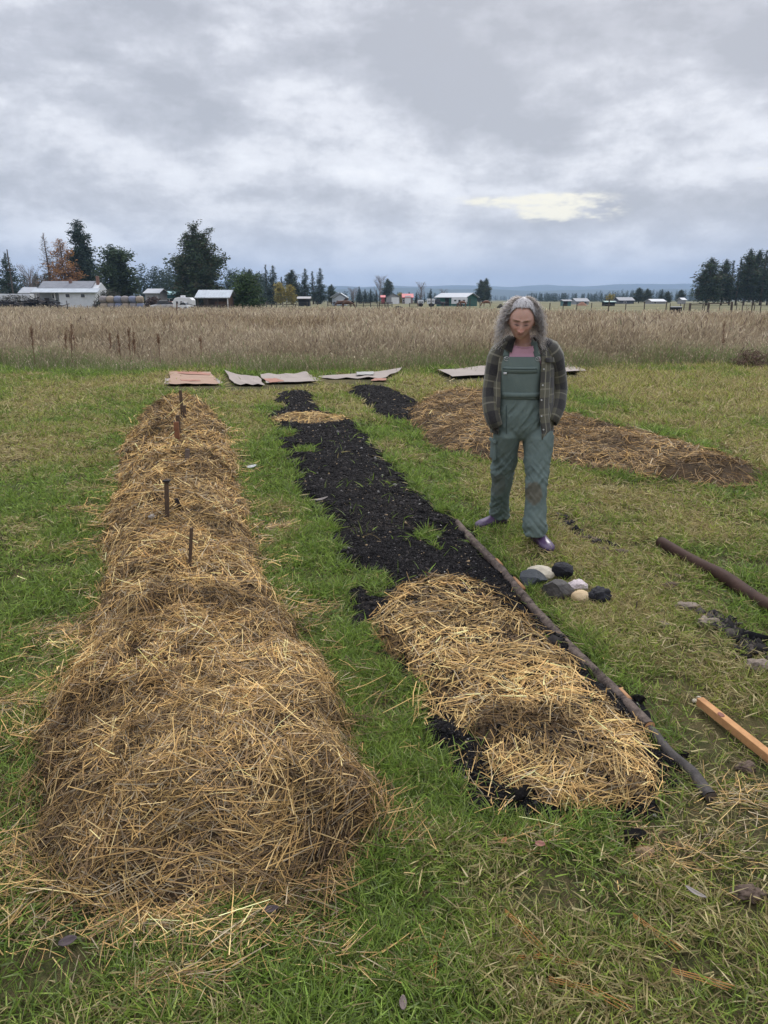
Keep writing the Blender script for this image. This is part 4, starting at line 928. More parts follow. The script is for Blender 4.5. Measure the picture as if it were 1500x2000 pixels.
# ------------------------------------------------------------------ horses
def horse(px, Y, lab, m, rz=0., s=1.0, graze=True):
    t = thing('horse', lab, 'horse', (farx(px, Y), Y, 0), rz, 'horses out on the pasture')
    hz = .35 if graze else 1.75; nk = 1.0 if graze else 1.45
    pts = [(.0, 0, 1.15), (.35, 0, 1.18), (-.35, 0, 1.12), (-.70, 0, 1.18), (.72, 0, 1.22), (1.0, 0, nk), (1.22, 0, (nk+hz)/2), (1.30, 0, hz+.1), (1.45, 0, hz-.12)]
    ed = [(0, 1), (0, 2), (2, 3), (1, 4), (4, 5), (5, 6), (6, 7), (7, 8)]; rad = [.33, .31, .30, .26, .25, .17, .13, .12, .07]
    for sx, par in ((-.72, 3), (.62, 4)):
        for sy in (-.16, .16):
            b = len(pts); off = .06 if sx < 0 else .0
            pts += [(sx, sy, .95), (sx+(.08 if sx < 0 else .0), sy, .72), (sx-off*1.6, sy, .45), (sx-.01, sy, .14), (sx+.06, sy, .02)]
            rad += [.15, .11, .06, .05, .065]; ed += [(par, b), (b, b+1), (b+1, b+2), (b+2, b+3), (b+3, b+4)]
    me = bpy.data.meshes.new('body'); me.from_pydata(pts, ed, []); o = link('body', me, t); me.materials.append(m)
    sk = o.modifiers.new('s', 'SKIN'); o.modifiers.new('ss', 'SUBSURF').levels = 1
    for i, r_ in enumerate(rad): me.skin_vertices[0].data[i].radius = (r_, r_)
    me.skin_vertices[0].data[0].use_root = True; bake(o); o.data.polygons.foreach_set('use_smooth', [True]*len(o.data.polygons))
    mb = MB(); mb.tube([(-.92, 0, 1.25), (-1.08, 0, 1.0), (-1.06, 0, .5)], [.05, .08, .03], 8); mb.build('tail', dark, t, smooth=True)
    mb = MB(); mb.box((.95, 0, nk+.22), (.5, .05, .22), ry=.6 if graze else -.6); mb.build('mane', dark, t)
    for sy in (-.06, .06): MB().tube([(1.24, sy, hz+.28), (1.20, sy, hz+.42)], [.04, .01], 6).build('ear', m, t)
    t.scale = (s, s, s)
brownh = mat('bay_coat', (.10, .05, .03), .7, .25, 3); chest = mat('chestnut_coat', (.17, .08, .045), .7, .2, 3)
horse(664, 128, 'dark brown horse standing at the left of the pair in the pasture', brownh, 0.1, 1.0, False)
horse(678, 126, 'dark brown horse grazing at the right of the pair in the pasture', brownh, -.05, 1.0, True)
horse(817, 190, 'distant brown horse seen end-on left of the small white trailer', chest, 1.4, .95, False)
horse(904, 170, 'brown horse grazing in front of the white stock trailer', chest, 2.7, .95, True)
horse(951, 165, 'brown horse grazing alone left of the lone conifer pair', chest, 3.1, 1.0, True)

# ------------------------------------------------------------------ fences and gates
def fence(name, lab, pxs, Ys_, hs, m, rails=(), wires=(), r=.05, group=None, rail_r=.035):
    x0, y0 = farx(pxs[0], Ys_[0]), Ys_[0]; t = thing(name, lab, 'fence', (x0, y0, 0)); P = []
    for i, (px, Y) in enumerate(zip(pxs, Ys_)):
        x = farx(px, Y)-x0; y = Y-y0; h = hs[i] if isinstance(hs, (list, tuple)) else hs; P.append((x, y, h)); l = random.uniform(-.04, .04)
        MB().tube([(x, y, -.2), (x+l*h, y, h)], r*random.uniform(.85, 1.15), 7).build('post', m, t)
    for z in rails:
        for a, b in zip(P[:-1], P[1:]): MB().tube([(a[0], a[1]-.06, z*a[2]), (b[0], b[1]-.06, z*b[2])], rail_r, 6).build('rail', m, t)
    if wires:
        mb = MB()
        for z in wires:
            for a, b in zip(P[:-1], P[1:]): mb.tube([(a[0], a[1]-.05, z*a[2]), ((a[0]+b[0])/2, (a[1]+b[1])/2-.05, z*(a[2]+b[2])/2-.03), (b[0], b[1]-.05, z*b[2])], .008, 4, cap=False)
        mb.build('wire', mat('fence_wire', (.16, .15, .14), .6, .1, 3), t)
    return t
steel = mat('rusty_steel_post', (.08, .065, .055), .8, .3, 5)
fence('wire_fence', 'wire fence on thin steel posts running right from the soil heap', [842, 866, 892, 918, 938, 1000, 1074, 1100, 1127, 1156, 1189, 1223, 1260, 1302], [86, 93, 99, 101, 103, 92, 73, 80, 85, 85, 73, 82, 78, 78], [1.75, 1.3, 1.2, 1.75, 1.2, 1.3, 1.3, 1.2, 1.2, 1.25, 1.65, 1.2, 1.4, 1.4], steel, wires=(.4, .7, .95), r=.05)
fence('wooden_fence', 'heavy wooden brace fence with top rail at the right of the field', [1348, 1385, 1431], [67, 67, 66], [1.30, 1.36, 1.42], wood_d, rails=(.93,), wires=(.35, .65), r=.10, rail_r=.05)
fence('wire_fence', 'wire fence on thin posts at the right edge beyond the brace fence', [1452, 1471, 1488, 1520], [70, 67, 70, 68], 1.45, steel, wires=(.4, .7, .95), r=.05)
fence('rail_fence', 'dark wooden rail fence right of the rounded green tree', [508, 530, 552, 573, 577], [112]*5, [1.0, .95, 1.0, 1.05, 1.0], wood_d, rails=(.25, .55, .88), r=.08, rail_r=.05)
fence('rail_fence', 'dark corral rails in front of the metal-roofed shed', [366, 380, 398, 414, 430, 452], [106]*6, [1.2, .9, .95, .95, 1.0, 1.0], wood_d, rails=(.3, .6, .88), r=.07, rail_r=.05)
fence('corral_fence', 'long low corral fence across the pasture below the pale farmhouse', list(range(640, 780, 14)), [165]*10, 1.15, wood_d, rails=(.3, .6, .9), r=.09, rail_r=.06)
fence('corral_fence', 'low fence in front of the small pasture shed', list(range(500, 660, 20)), [172]*8, 1.1, wood_d, wires=(.3, .6, .9), r=.09)
fence('wire_fence', 'faint far fence crossing the right-hand pasture', [1310+0*0]+[1330, 1350, 1378, 1407, 1440, 1475, 1510], [112]*8, 1.1, wood_d, wires=(.5, .9), r=.06)
def gate(px0, px1, Y, z0, z1, lab):
    t = thing('metal_gate', lab, 'gate', (farx(px0, Y), Y, 0), group='pasture gates'); w = farx(px1, Y)-farx(px0, Y)
    for x in (0, w): MB().tube([(x, 0, -.1), (x, 0, z1)], .06, 8).build('post', wood_d, t)
    mb = MB()
    for k in range(4): z = z0+(z1-z0)*k/3.3; mb.tube([(.05, -.04, z), (w-.05, -.04, z)], .025 if k < 3 else .04, 6)
    mb.build('rails', steel, t)
gate(741, 758, 106, .5, 1.15, 'small metal gate left of the dark soil heap'); gate(800, 823, 106, .5, 1.15, 'small metal gate right of the dark soil heap'); gate(1337, 1374, 84, .5, 1.2, 'leaning metal gate behind the heavy brace fence')
for px, Y, top, lab in ((343, 68, 592.5, 'leaning single wooden post in the dry grass below the camper'), (564, 75, 606, 'short single post in the dry grass left of centre'), (130, 100, 587, 'short post in front of the farmhouse corner'), (184, 98, 587, 'short post below the hay bales')):
    h = farz(top, Y); tag(MB().tube([(0, 0, -.1), (.06, 0, h*.5), (.1*(px == 343), 0, h)], [.07, .07, .055], 8).build('fence_post', wood_r if px == 343 else wood_d, loc=(farx(px, Y), Y, 0)), lab, 'post', 'single posts standing in the field')
t = thing('water_trough', 'small dark trough with a pale top in the pasture left of the brace fence', 'trough', (farx(1322, 88), 88, 0)); MB().prism([(-.5, 0), (-.6, .75), (.6, .75), (.5, 0)], -.3, .3).build('tank', dark, t); MB().box((0, 0, .80), (1.1, .55, .1)).build('rim', white, t)

# ------------------------------------------------------------------ haze
def haze():
    mb = MB(); mb.box((0, 3900, 119), (13000, 8400, 244)); 
    m = bpy.data.materials.new('haze_air'); m.use_nodes = True; nt = m.node_tree; nt.nodes.clear(); o_ = nt.nodes.new('ShaderNodeOutputMaterial')
    v = nt.nodes.new('ShaderNodeVolumePrincipled'); v.inputs['Color'].default_value = (.50, .70, 1, 1); v.inputs['Density'].default_value = HAZE; nt.links.new(v.outputs[0], o_.inputs['Volume'])
    tag(mb.build('haze', m), 'thin bluish air over the plain', 'haze', kind='stuff')
HAZE = 1.7e-4
haze()
#---PART3---
# ------------------------------------------------------------------ things around the beds
def gnd(px, py): x, y = at(px, py); return Vector((x, y, gz1(x, y)))
def lump(name, lab, cat, px, py, size, m, seed, group=None, sub=4, rough=.18, flat=.55, angular=0., loc=None, sink=.08, rz=0., parent=None):
    """a stone or clod: noise-carved ball, angular ones are cut by planes"""
    bm = bmesh.new(); bmesh.ops.create_icosphere(bm, subdivisions=sub, radius=1)
    V = np.array([v.co[:] for v in bm.verts]); rg = np.random.default_rng(seed)
    if angular:
        for k in range(11):
            nrm_ = unit(rg.normal(0, 1, 3)); dd = rg.uniform(.45, .8); pr = V@nrm_; V -= np.where(pr > dd, pr-dd, 0)[:, None]*nrm_*min(1, angular*1.1)
    f = 1+rough*fbm(V[:, 0]*1.5+seed, V[:, 1]*1.5, V[:, 2]*1.5, seed=seed, o=3)+rough*.35*fbm(V[:, 0]*6+seed, V[:, 1]*6, V[:, 2]*6, seed=seed+3, o=3)
    f += .10*rough/.18*(1-2*np.abs(fbm(V[:, 0]*2.6+seed, V[:, 1]*2.6, V[:, 2]*2.6, seed=seed+8, o=3)))-.05
    V = V*f[:, None]*np.array(size)/2*(1.3 if angular else 1.08)
    for v, p in zip(bm.verts, V): v.co = p
    me = bpy.data.meshes.new(name); bm.to_mesh(me); bm.free(); me.materials.append(m); me.polygons.foreach_set('use_smooth', [not angular]*len(me.polygons))
    o = link(name, me, parent); p = gnd(px, py) if loc is None else Vector(loc); o.location = (p.x, p.y, p.z+size[2]*(.5-sink)); o.rotation_euler.z = rz
    if lab: tag(o, lab, cat, group)
    return o
def rockm(name, col, bump=.004, rough=.85, col2=None): return mat(name, col, rough, .3, 12, bump, 60, col2)
GRK = 'rocks piled beside the log'
cream = rockm('cream_stone', (.55, .49, .38)); pinkw = rockm('pinkish_white_stone', (.58, .50, .50)); tanr = rockm('tan_stone', (.55, .43, .27), col2=(.42, .30, .17))
slate = rockm('dark_slate_stone', (.045, .052, .058), .003, .6); greyr = rockm('brown_grey_stone', (.085, .078, .072), .004, .7, col2=(.05, .045, .042)); blackr = rockm('black_pitted_stone', (.02, .02, .025), .008, .8)
lump('rock', 'cream-coloured rounded rock at the back of the pile by the log', 'rock', 1054, 1130, (.155, .12, .085), cream, 3, GRK, rough=.15)
lump('rock', 'dark flat-topped slate rock at the left of the pile against the log', 'rock', 1036, 1146, (.17, .13, .10), slate, 4, GRK, angular=.95, rough=.08)
lump('rock', 'jagged black rock at the back right of the pile', 'rock', 1096, 1131, (.125, .11, .105), blackr, 5, GRK, angular=.9, rough=.14)
lump('rock', 'large angular brown-grey rock at the front of the pile', 'rock', 1086, 1165, (.19, .14, .125), greyr, 16, GRK, angular=.9, rough=.08, rz=.4)
lump('rock', 'small pinkish white rock at the right of the pile', 'rock', 1125, 1153, (.095, .08, .068), pinkw, 7, GRK, angular=.5, rough=.2)
lump('rock', 'egg-shaped tan rock in front between the grey and black ones', 'rock', 1134, 1177, (.105, .085, .070), tanr, 8, GRK, rough=.1)
lump('rock', 'round black pitted rock at the right end of the pile', 'rock', 1169, 1179, (.105, .095, .085), blackr, 9, GRK, rough=.45)
# logs and timber
def log(name, lab, pa, pb, r0, r1, m, me_, z=0., rough=.28, seed=0, cat='log', nseg=160, peel=None, bend=.0):
    A = gnd(*pa); B = gnd(*pb); A.z += r0*.8+z; B.z += r1*.8+z; n = 18; root = thing(name, lab, cat, tuple(A)); D = B-A; t = D.normalized(); a = t.cross(Vector((0, 0, 1))).normalized(); b = a.cross(t)
    rows = []
    for i in range(nseg+1):
        f = i/nseg; c = D*f+a*(bend*math.sin(f*math.pi)+.35*r0*math.sin(f*9+seed))+b*(.12*r0*math.sin(f*13+seed)); r = r0+(r1-r0)*f
        ks = np.arange(n); rr = r*(1+rough*fbm(np.cos(ks/n*6.283)*1.3+seed, np.sin(ks/n*6.283)*1.3, np.zeros(n)+f*D.length*9, seed=seed, o=4))
        rows.append([tuple(c+a*math.cos(k/n*6.283)*rr[k]+b*math.sin(k/n*6.283)*rr[k]) for k in range(n)])
    MB().sheet(rows, close=True).build('bark_stem', m, root, smooth=True)
    for rr, s in ((rows[0], -1), (rows[-1], 1)):
        c = sum((Vector(p) for p in rr), Vector())/n
        MB().add([tuple(c+t*s*.006)]+[tuple(c+(Vector(p)-c)*.985+t*s*.004) for p in rr], [(0, 1+k, 1+(k+1) % n) for k in range(n)]).build('cut_end', me_, root)
    return root
barkd = mat('dark_wet_bark', (.16, .125, .105), .9, .55, 22, .008, 70, col2=(.025, .020, .019), spec=.1); cutw = mat('orange_cut_wood', (.52, .27, .13), .7, .2, 10); cutd = mat('dark_cut_wood', (.09, .07, .055), .9, .3, 10)
peeled = mat('peeled_wood', (.42, .22, .10), .7, .3, 12)
l1 = log('log', 'long dark-barked pole lying along the right edge of the charcoal bed', (893, 1027), (1262, 1432), .027, .023, barkd, cutw, seed=2, bend=.01)
D = gnd(1262, 1432)-gnd(893, 1027)
for f, s in ((.33, .10), (.46, .16), (.92, .08)):
    c = D*f; q = MB(); q.tube([c+D.normalized()*-s/2+Vector((.016, -.008, .016)), c+D.normalized()*s/2+Vector((.016, -.008, .016))], .012, 6); q.build('bare_patch', peeled, l1, smooth=True)
log('log', 'shorter dark branch with a blunt end right of the near straw end', (1262, 1428), (1388, 1571), .017, .020, mat('black_branch_bark', (.07, .062, .058), .85, .5, 20, .004, 60, col2=(.025, .022, .022)), cutd, seed=5)
pole = mat('brown_pipe_wood', (.060, .034, .026), .75, .4, 9, .003, 40, spec=.15)
log('pole', 'smooth dark brown round pole lying in the grass at the right edge', (1292, 1069), (1560, 1228), .037, .040, pole, cutd, z=.006, rough=.03, seed=7, cat='pole')
A = gnd(1364, 1385); B = gnd(1560, 1545); Dv = B-A
t = thing('lumber_board', 'reddish sawn timber lying in the grass at the right edge', 'board', tuple(A))
wr = mat('sawn_cedar', (.46, .25, .115), .75, .5, 7, .002, 80, col2=(.30, .15, .07), spec=.1)
o = MB().box(tuple(Dv/2+Vector((0, 0, .030))), (Dv.length, .031, .034), rz=math.atan2(Dv.y, Dv.x)).build('board', wr, t, bevel=.003)
kn = MB(); kn.tube([tuple(Dv*.25+Vector((-.004, 0, .0485))), tuple(Dv*.25+Vector((-.004, 0, .0500)))], [(.018, .012), (.016, .010)], 12); kn.build('knot', mat('dark_knot', (.16, .05, .03), .6), t)
GP = 'pale stones at the end of the timber'
for i, (px, py, s, lab) in enumerate(((1356, 1374, .020, 'leftmost tiny cream stone at the end of the reddish timber'), (1364, 1370, .022, 'topmost tiny cream stone at the end of the reddish timber'), (1369, 1376, .018, 'rightmost tiny cream stone at the end of the reddish timber'))):
    lump('pebble', lab, 'pebble', px, py, (s, s, s*.8), cream, 60+i, GP, sub=2, sink=0)
# stakes in the mound
stk_d = mat('stake_dark_wood', (.105, .07, .048), .85, .35, 14, .002, 60); stk_r = mat('stake_red_wood', (.23, .10, .055), .8, .3, 14, .002, 60); stk_g = mat('stake_grey_wood', (.17, .13, .11), .85, .3, 14, .002, 60); stk_b = mat('stake_black_wood', (.025, .02, .02), .85, .4, 14)
GS = 'wooden stakes in the straw mound'
def mound_hit(px, py):
    """where the line of sight through a pixel meets the heaped bed"""
    u = (px-750)/FPX; v = (1000-py)/FPX; d = np.array((u, cP+v*sP, -sP+v*cP)); ts = np.linspace(.9, 16, 3000)
    P = np.array([0, 0, CAM_H])+ts[:, None]*d; h = h_mound(P[:, 0], P[:, 1])[1]; i = np.argmax(P[:, 2] < h); return Vector(P[i])
def stake(px, py, ptx, pty, wpx, m, lab, cap=False, yaw=0.):
    b = mound_hit(px, py); tp = W(ptx, pty, b.y); dep = b.y*cP-(b.z-CAM_H)*sP; w = wpx*dep/FPX
    t = thing('wooden_stake', lab, 'stake', tuple(b), 0, GS); v = tp-b
    a = Vector((math.cos(yaw), math.sin(yaw), 0)); c = Vector((-math.sin(yaw), math.cos(yaw), 0)); th = w*.55; rows = []
    for f in (-.18, 0, .5, 1.0): p = v*f; rows.append([tuple(p+a*w/2*s1+c*th/2*s2) for s1, s2 in ((-1, -1), (1, -1), (1, 1), (-1, 1))])
    mb = MB(); mb.sheet(rows, close=True); mb.f.append((0, 1, 2, 3)); mb.f.append((12, 13, 14, 15)); mb.build('stake_shaft', m, t, bevel=.0012)
    if cap: MB().box(tuple(v+Vector((0, 0, .002))), (w*1.7, th*2.4, .012)).build('splintered_top', stk_b, t, bevel=.002)
stake(370, 1119, 374, 1031, 6.5, stk_d, 'nearest thin dark brown stake on the straw mound', yaw=.1)
stake(327, 1022, 325, 940, 8, stk_d, 'tall brown stake with a splintered dark top on the straw mound', cap=True)
stake(353, 995, 343, 974, 9, stk_b, 'short black leaning stump of a stake on the straw mound', yaw=.2)
stake(365, 905, 366, 877, 8, stk_g, 'short greyish stake half way up the straw mound')
stake(347, 862, 344, 824, 9, stk_r, 'reddish brown stake, front one of a touching pair on the mound')
stake(350, 850, 347, 811, 7, stk_d, 'dark stake directly behind the reddish one on the mound')
stake(362, 822, 359, 792, 6.5, stk_d, 'dark stake near the far end, right of the tallest far one')
stake(357, 817, 352, 762, 5.5, stk_d, 'thin tall stake farthest from the camera on the mound')
for i, (px, py, s, m, lab) in enumerate(((355, 1080, (.05, .035, .02), rockm('pale_clod', (.42, .38, .34)), 'pale stone lying in straw left of the nearest stake'), (410, 1062, (.055, .04, .02), rockm('pale_clod', (.42, .38, .34)), 'pale stone lying in straw right of the nearest stake'), (298, 1014, (.05, .04, .025), rockm('pale_clod', (.42, .38, .34)), 'pale stone in straw left of the tall splintered stake'), (368, 1006, (.09, .06, .02), mat('dark_purple_rag', (.05, .03, .038), .9), 'dark purplish clod in straw below the black stump'))):
    p = mound_hit(px, py); p.z += .01; lump('stone' if i < 3 else 'clod', lab, 'stone' if i < 3 else 'clod', 0, 0, s, m, 70+i, sub=3, loc=p, sink=.2)
# cardboard sheets
cb_t = mat('tan_cardboard', (.34, .225, .165), .9, .12, 2.5, .0015, 30); cb_g = mat('grey_cardboard', (.31, .265, .235), .9, .12, 2, .0015, 30); cb_r = mat('red_brown_cardboard', (.34, .17, .125), .9, .15, 4); cb_d = mat('cardboard_edge', (.10, .07, .06), .9)
GB_ = 'flattened cardboard sheets laid at the far end of the beds'
def sheet(name, lab, quad, m, warp, seed, z=.035, cat='cardboard', group=GB_, parent=None, lift=(0, 0, 0, 0), nx=26, ny=12):
    q = [np.array((*at(*p), 0.)) for p in quad]; c0 = sum(q)/4; rows = []
    for j in range(ny+1):
        v = j/ny; row = []
        for i in range(nx+1):
            u = i/nx; p = (q[0]*(1-u)+q[1]*u)*(1-v)+(q[3]*(1-u)+q[2]*u)*v
            l = (lift[0]*(1-u)+lift[1]*u)*(1-v)+(lift[3]*(1-u)+lift[2]*u)*v
            ph_ = (u*2.6+seed*.37+v*.5) % 1; h = z*.8+l*(abs(2*v-1)*.5+abs(2*u-1)*.5)**1.5+warp*.75*(abs(2*ph_-1)**1.3)*(.55+.45*math.sin(v*3+seed))
            row.append((p[0]-c0[0]+.015*math.sin(v*9+seed), p[1]-c0[1]+.02*math.sin(u*11+seed), h))
        rows.append(row)
    loc = (c0[0], c0[1], gz1(c0[0], c0[1])) if parent is None else (c0[0]-parent.location.x, c0[1]-parent.location.y, 0)
    o = MB().sheet(rows).build(name, m, parent, loc=loc, solid=.005)
    if parent is None: tag(o, lab, cat, group)
    return o
s1 = sheet('cardboard_sheet', 'reddish-tan unfolded box with side flaps, leftmost of the row beyond the beds', ((330, 753), (428, 753), (412, 732), (332, 731)), cb_t, .03, 3, lift=(0, 0, .03, .03))
sheet('flap', '', ((321, 751), (335, 753), (345, 744), (324, 741)), cb_g, .02, 4, z=.03, parent=s1, nx=6, ny=4); sheet('flap', '', ((424, 752), (437, 752), (427, 742), (415, 743)), cb_g, .02, 5, z=.03, parent=s1, nx=6, ny=4)
sheet('back_flap', '', ((332, 733), (411, 737), (409, 731), (332, 729)), cb_r, .01, 6, z=.060, parent=s1, nx=12, ny=3)
sheet('cardboard_strip', 'dark reddish strip lying on the leftmost tan box', ((355, 748), (392, 748), (390, 745.5), (352, 745.5)), cb_r, .004, 7, z=.07, nx=10, ny=3)
sheet('cardboard_sheet', 'grey-white crumpled sheet second from the left beyond the beds', ((456, 753), (516, 754), (506, 739), (440, 733)), cb_g, .04, 8, lift=(0, 0, .02, .10))
sheet('cardboard_sheet', 'long pale sheet with a raised middle, third from the left beyond the beds', ((522, 751), (630, 747), (598, 735), (508, 737)), cb_g, .04, 11, lift=(0, 0, .05, .03))
sheet('cardboard_piece', 'small rusty red piece on the front of the third sheet', ((528, 751.5), (556, 748.5), (541, 743), (514, 744)), cb_r, .01, 12, z=.075, nx=8, ny=4)
sheet('cardboard_sheet', 'pale sheet curling up at its right end, behind the far charcoal', ((640, 742), (752, 740), (786, 728), (618, 737)), cb_g, .045, 14, lift=(0, 0, .10, 0))
sheet('cardboard_piece', 'small light grey piece with a dark edge on the curling sheet', ((697, 738), (730, 737), (730, 731), (696, 732)), mat('light_grey_card', (.36, .35, .33), .9), .01, 15, z=.10, nx=8, ny=4)
sheet('cardboard_sheet', 'pale sheet mostly hidden behind the woman at the right of the row', ((884, 740), (1145, 731), (1100, 715), (853, 728)), cb_g, .05, 18, lift=(0, .03, .14, 0), nx=40, z=.06)
sheet('cardboard_piece', 'small flat reddish piece in the grass above the charcoal strip', ((724, 747), (754, 746), (756, 742), (732, 742)), cb_r, .005, 21, nx=8, ny=4); sheet('cardboard_piece', 'faint reddish piece in the grass right of the other small one', ((782, 750), (806, 749), (810, 746), (786, 746)), cb_t, .005, 22, nx=8, ny=4)
# clods, charcoal lumps, leaves
clodm = mat('dry_clod', (.23, .185, .15), .95, .3, 30, .004, 90); browncl = mat('brown_clod', (.12, .085, .065), .95, .35, 30, .004, 90); charm = mat('charred_wood', (.009, .008, .008), .9, .4, 30, .006, 90, spec=.08)
for i, (px, py, w, m, lab) in enumerate((
    (1180, 1079, .10, browncl, 'brown clod right of the purple boot, below a charred streak'), (1212, 1083, .09, browncl, 'dark reddish clod right of the other brown one near the boots'), (1150, 1055, .09, browncl, 'clod in the charred streak just right of the boots'),
    (1342, 1190, .09, clodm, 'greyish clod in the grass below the brown pole'), (1287, 1195, .045, clodm, 'small flat clod left of the greyish one below the pole'), (1293, 1226, .06, clodm, 'pinkish clod below the small flat one'),
    (1380, 1222, .09, clodm, 'pale clod at the start of the charcoal streak on the right'), (1482, 1312, .10, clodm, 'grey clod cut near the right edge under the charcoal streak'), (1323, 1126, .035, clodm, 'tiny orange-pink stone in grass left of the brown pole'), (1307, 1148, .07, browncl, 'flat brown clod left of the brown pole'),
    (1455, 1506, .09, browncl, 'brown clod below the reddish timber'), (1258, 1674, .075, mat('bare_tan_soil', (.30, .20, .125), .95, .3, 30, .004, 90), 'crumbled tan soil below the charred block'), (1460, 1752, .10, browncl, 'dark root clod near the bottom right corner'), (1108, 1020, .05, browncl, 'small dark clod in grass right of the left boot'))):
    lump('clod', lab, 'clod', px, py, tuple(q_*(.62 if py > 1500 else 1) for q_ in (w, w*.7, w*.42)), m, 90+i, sub=4, rough=.75, sink=.2)
for i, (px, py, s, lab) in enumerate(((1238, 1648, (.068, .036, .030), 'charred black block lying in the near grass'), (1332, 1484, (.05, .04, .03), 'black charcoal lump right of the short branch'), (1245, 1375, (.05, .045, .03), 'black lump in the grass right of the log middle'), (1452, 1296, (.09, .035, .03), 'black charred stick near the right edge'), (1020, 1563, (.12, .07, .05), 'black charcoal showing at the foot of the near straw'), (1135, 1555, (.07, .05, .05), 'black charcoal lump under the near straw edge'), (614, 996, (.05, .05, .03), 'black lump at the left edge of the charcoal bed'))):
    lump('charred_block' if i == 0 else 'charcoal_lump', lab, 'charcoal', px, py, s, charm, 120+i, sub=3, angular=.8, rough=.2, sink=.0, rz=.1*i)
def streak(name, lab, line, w, n, seed):
    P = [gnd(*p) for p in line]; rg = np.random.default_rng(seed); k = rg.integers(0, len(P)-1, n); f = rg.random(n)
    A_ = np.array([P[i][:] for i in k]); B_ = np.array([P[i+1][:] for i in k]); p = A_*(1-f[:, None])+B_*f[:, None]; p[:, :2] += rg.normal(0, w, (n, 2)); p[:, 2] += .018
    base = np.array([[0, 0, .6], [1, 0, 0], [-.3, .7, 0], [-.5, -.8, 0], [.1, .1, -.7]]); F5 = np.array([[0, 1, 2], [0, 2, 3], [0, 3, 1], [4, 2, 1], [4, 3, 2], [4, 1, 3]])
    V = (p[:, None, :]+base[None]*rg.lognormal(0, .5, n)[:, None, None]*.015*(1+.4*rg.normal(0, 1, (n, 5, 1)))).reshape(-1, 3); F = ((np.arange(n)*5)[:, None, None]+F5[None]).reshape(-1, 3)
    c = np.array([(.008, .008, .010), (.02, .018, .018), (.06, .05, .045)])[rg.integers(0, 3, n)]
    tag(link(name, np_mesh(name, V, F, np.repeat(c, 5, 0), attr_mat('charcoal_chips'))), lab, 'charcoal', kind='stuff')
streak('charcoal_scatter', 'streak of charcoal crumbs right of the woman\'s boots', [(1098, 1008), (1118, 1036), (1140, 1052), (1200, 1070)], .022, 190, 1)
streak('charcoal_scatter', 'streak of charcoal crumbs below the brown pole', [(1385, 1205), (1420, 1235), (1455, 1258), (1470, 1285)], .03, 420, 2)
def leaf(px, py, L, w, ang, m, lab, curl=.25, name='dead_leaf', cat='leaf'):
    p = gnd(px, py); rows = []
    for i in range(9):
        f = i/8; ww = w*math.sin(math.pi*min(1, .06+f*.92))**.7; rows.append([(L*(f-.5), ww*s/2, L*curl*((f-.5)**2)*2+.25*ww*abs(s)) for s in (-1, -.5, 0, .5, 1)])
    o = MB().sheet(rows).build(name, m, smooth=True, solid=.0012, loc=(p.x, p.y, p.z+.028)); o.rotation_euler = (.25, -.15, ang); tag(o, lab, cat)
lf_d = mat('dark_purple_leaf', (.075, .055, .058), .6, .3, 20); lf_g = mat('grey_leaf', (.25, .22, .20), .7, .2, 20); lf_r = mat('reddish_leaf', (.28, .12, .09), .6, .25, 20)
leaf(137, 1862, .045, .026, .3, lf_d, 'dark curled leaf in the grass below the mound at the left'); leaf(786, 1980, .034, .018, 1.5, mat('brown_grey_leaf', (.17, .13, .12), .7), 'brownish leaf standing at the bottom edge of the photo')
leaf(1358, 1762, .062, .014, -.95, lf_g, 'narrow grey leaf near the lower right corner'); leaf(1054, 1668, .03, .02, -.4, lf_r, 'small reddish leaf in the near grass, right one of two'); leaf(983, 1660, .028, .014, .9, mat('orange_leaf', (.34, .15, .06), .6), 'small orange leaf in the near grass, left one of two')
leaf(530, 1800, .045, .02, .1, lf_d, 'dark leaf just below the front right of the mound'); leaf(492, 1740, .05, .02, .15, lf_d, 'dark leaf at the front foot of the mound'); leaf(492, 918, .10, .05, .4, mat('white_scrap', (.6, .6, .6), .7), 'small white scrap in the grass right of the mound', name='paper_scrap', cat='scrap')
leaf(627, 984, .12, .03, .3, lf_g, 'pale dry leaf at the left edge of the charcoal bed')
# pine needles in the near grass
orn = mat('orange_needle', (.42, .20, .06), .6, .25, 20)
def needle(pts, lab):
    P = [gnd(*p)+Vector((0, 0, .022)) for p in pts]; mb = MB()
    for off in (0, .004, -.004): mb.tube([p+Vector((off*i*1.2, off, off*.5)) for i, p in enumerate(P)], .0011, 5)
    o = mb.build('pine_needles', orn, origin=P[0], loc=tuple(P[0])); tag(o, lab, 'pine needle')
needle([(870, 1835), (850, 1880), (842, 1930)], 'curved orange pine needles left of centre near the bottom'); needle([(985, 1800), (1020, 1835), (1060, 1880)], 'orange pine needles slanting down near the bottom centre')
needle([(1070, 1932), (1150, 1950), (1225, 1992)], 'long orange pine needles at the bottom edge'); needle([(1235, 1800), (1280, 1835), (1325, 1870)], 'orange pine needles right of centre near the bottom'); needle([(1310, 1912), (1370, 1930), (1425, 1950)], 'pale orange pine needles near the lower right corner')
needle([(1000, 1892), (1060, 1888), (1130, 1905)], 'nearly level orange pine needles above the bottom edge')
needle([(700, 1700), (640, 1720), (560, 1748)], 'reddish needles crossing the front right foot of the mound')

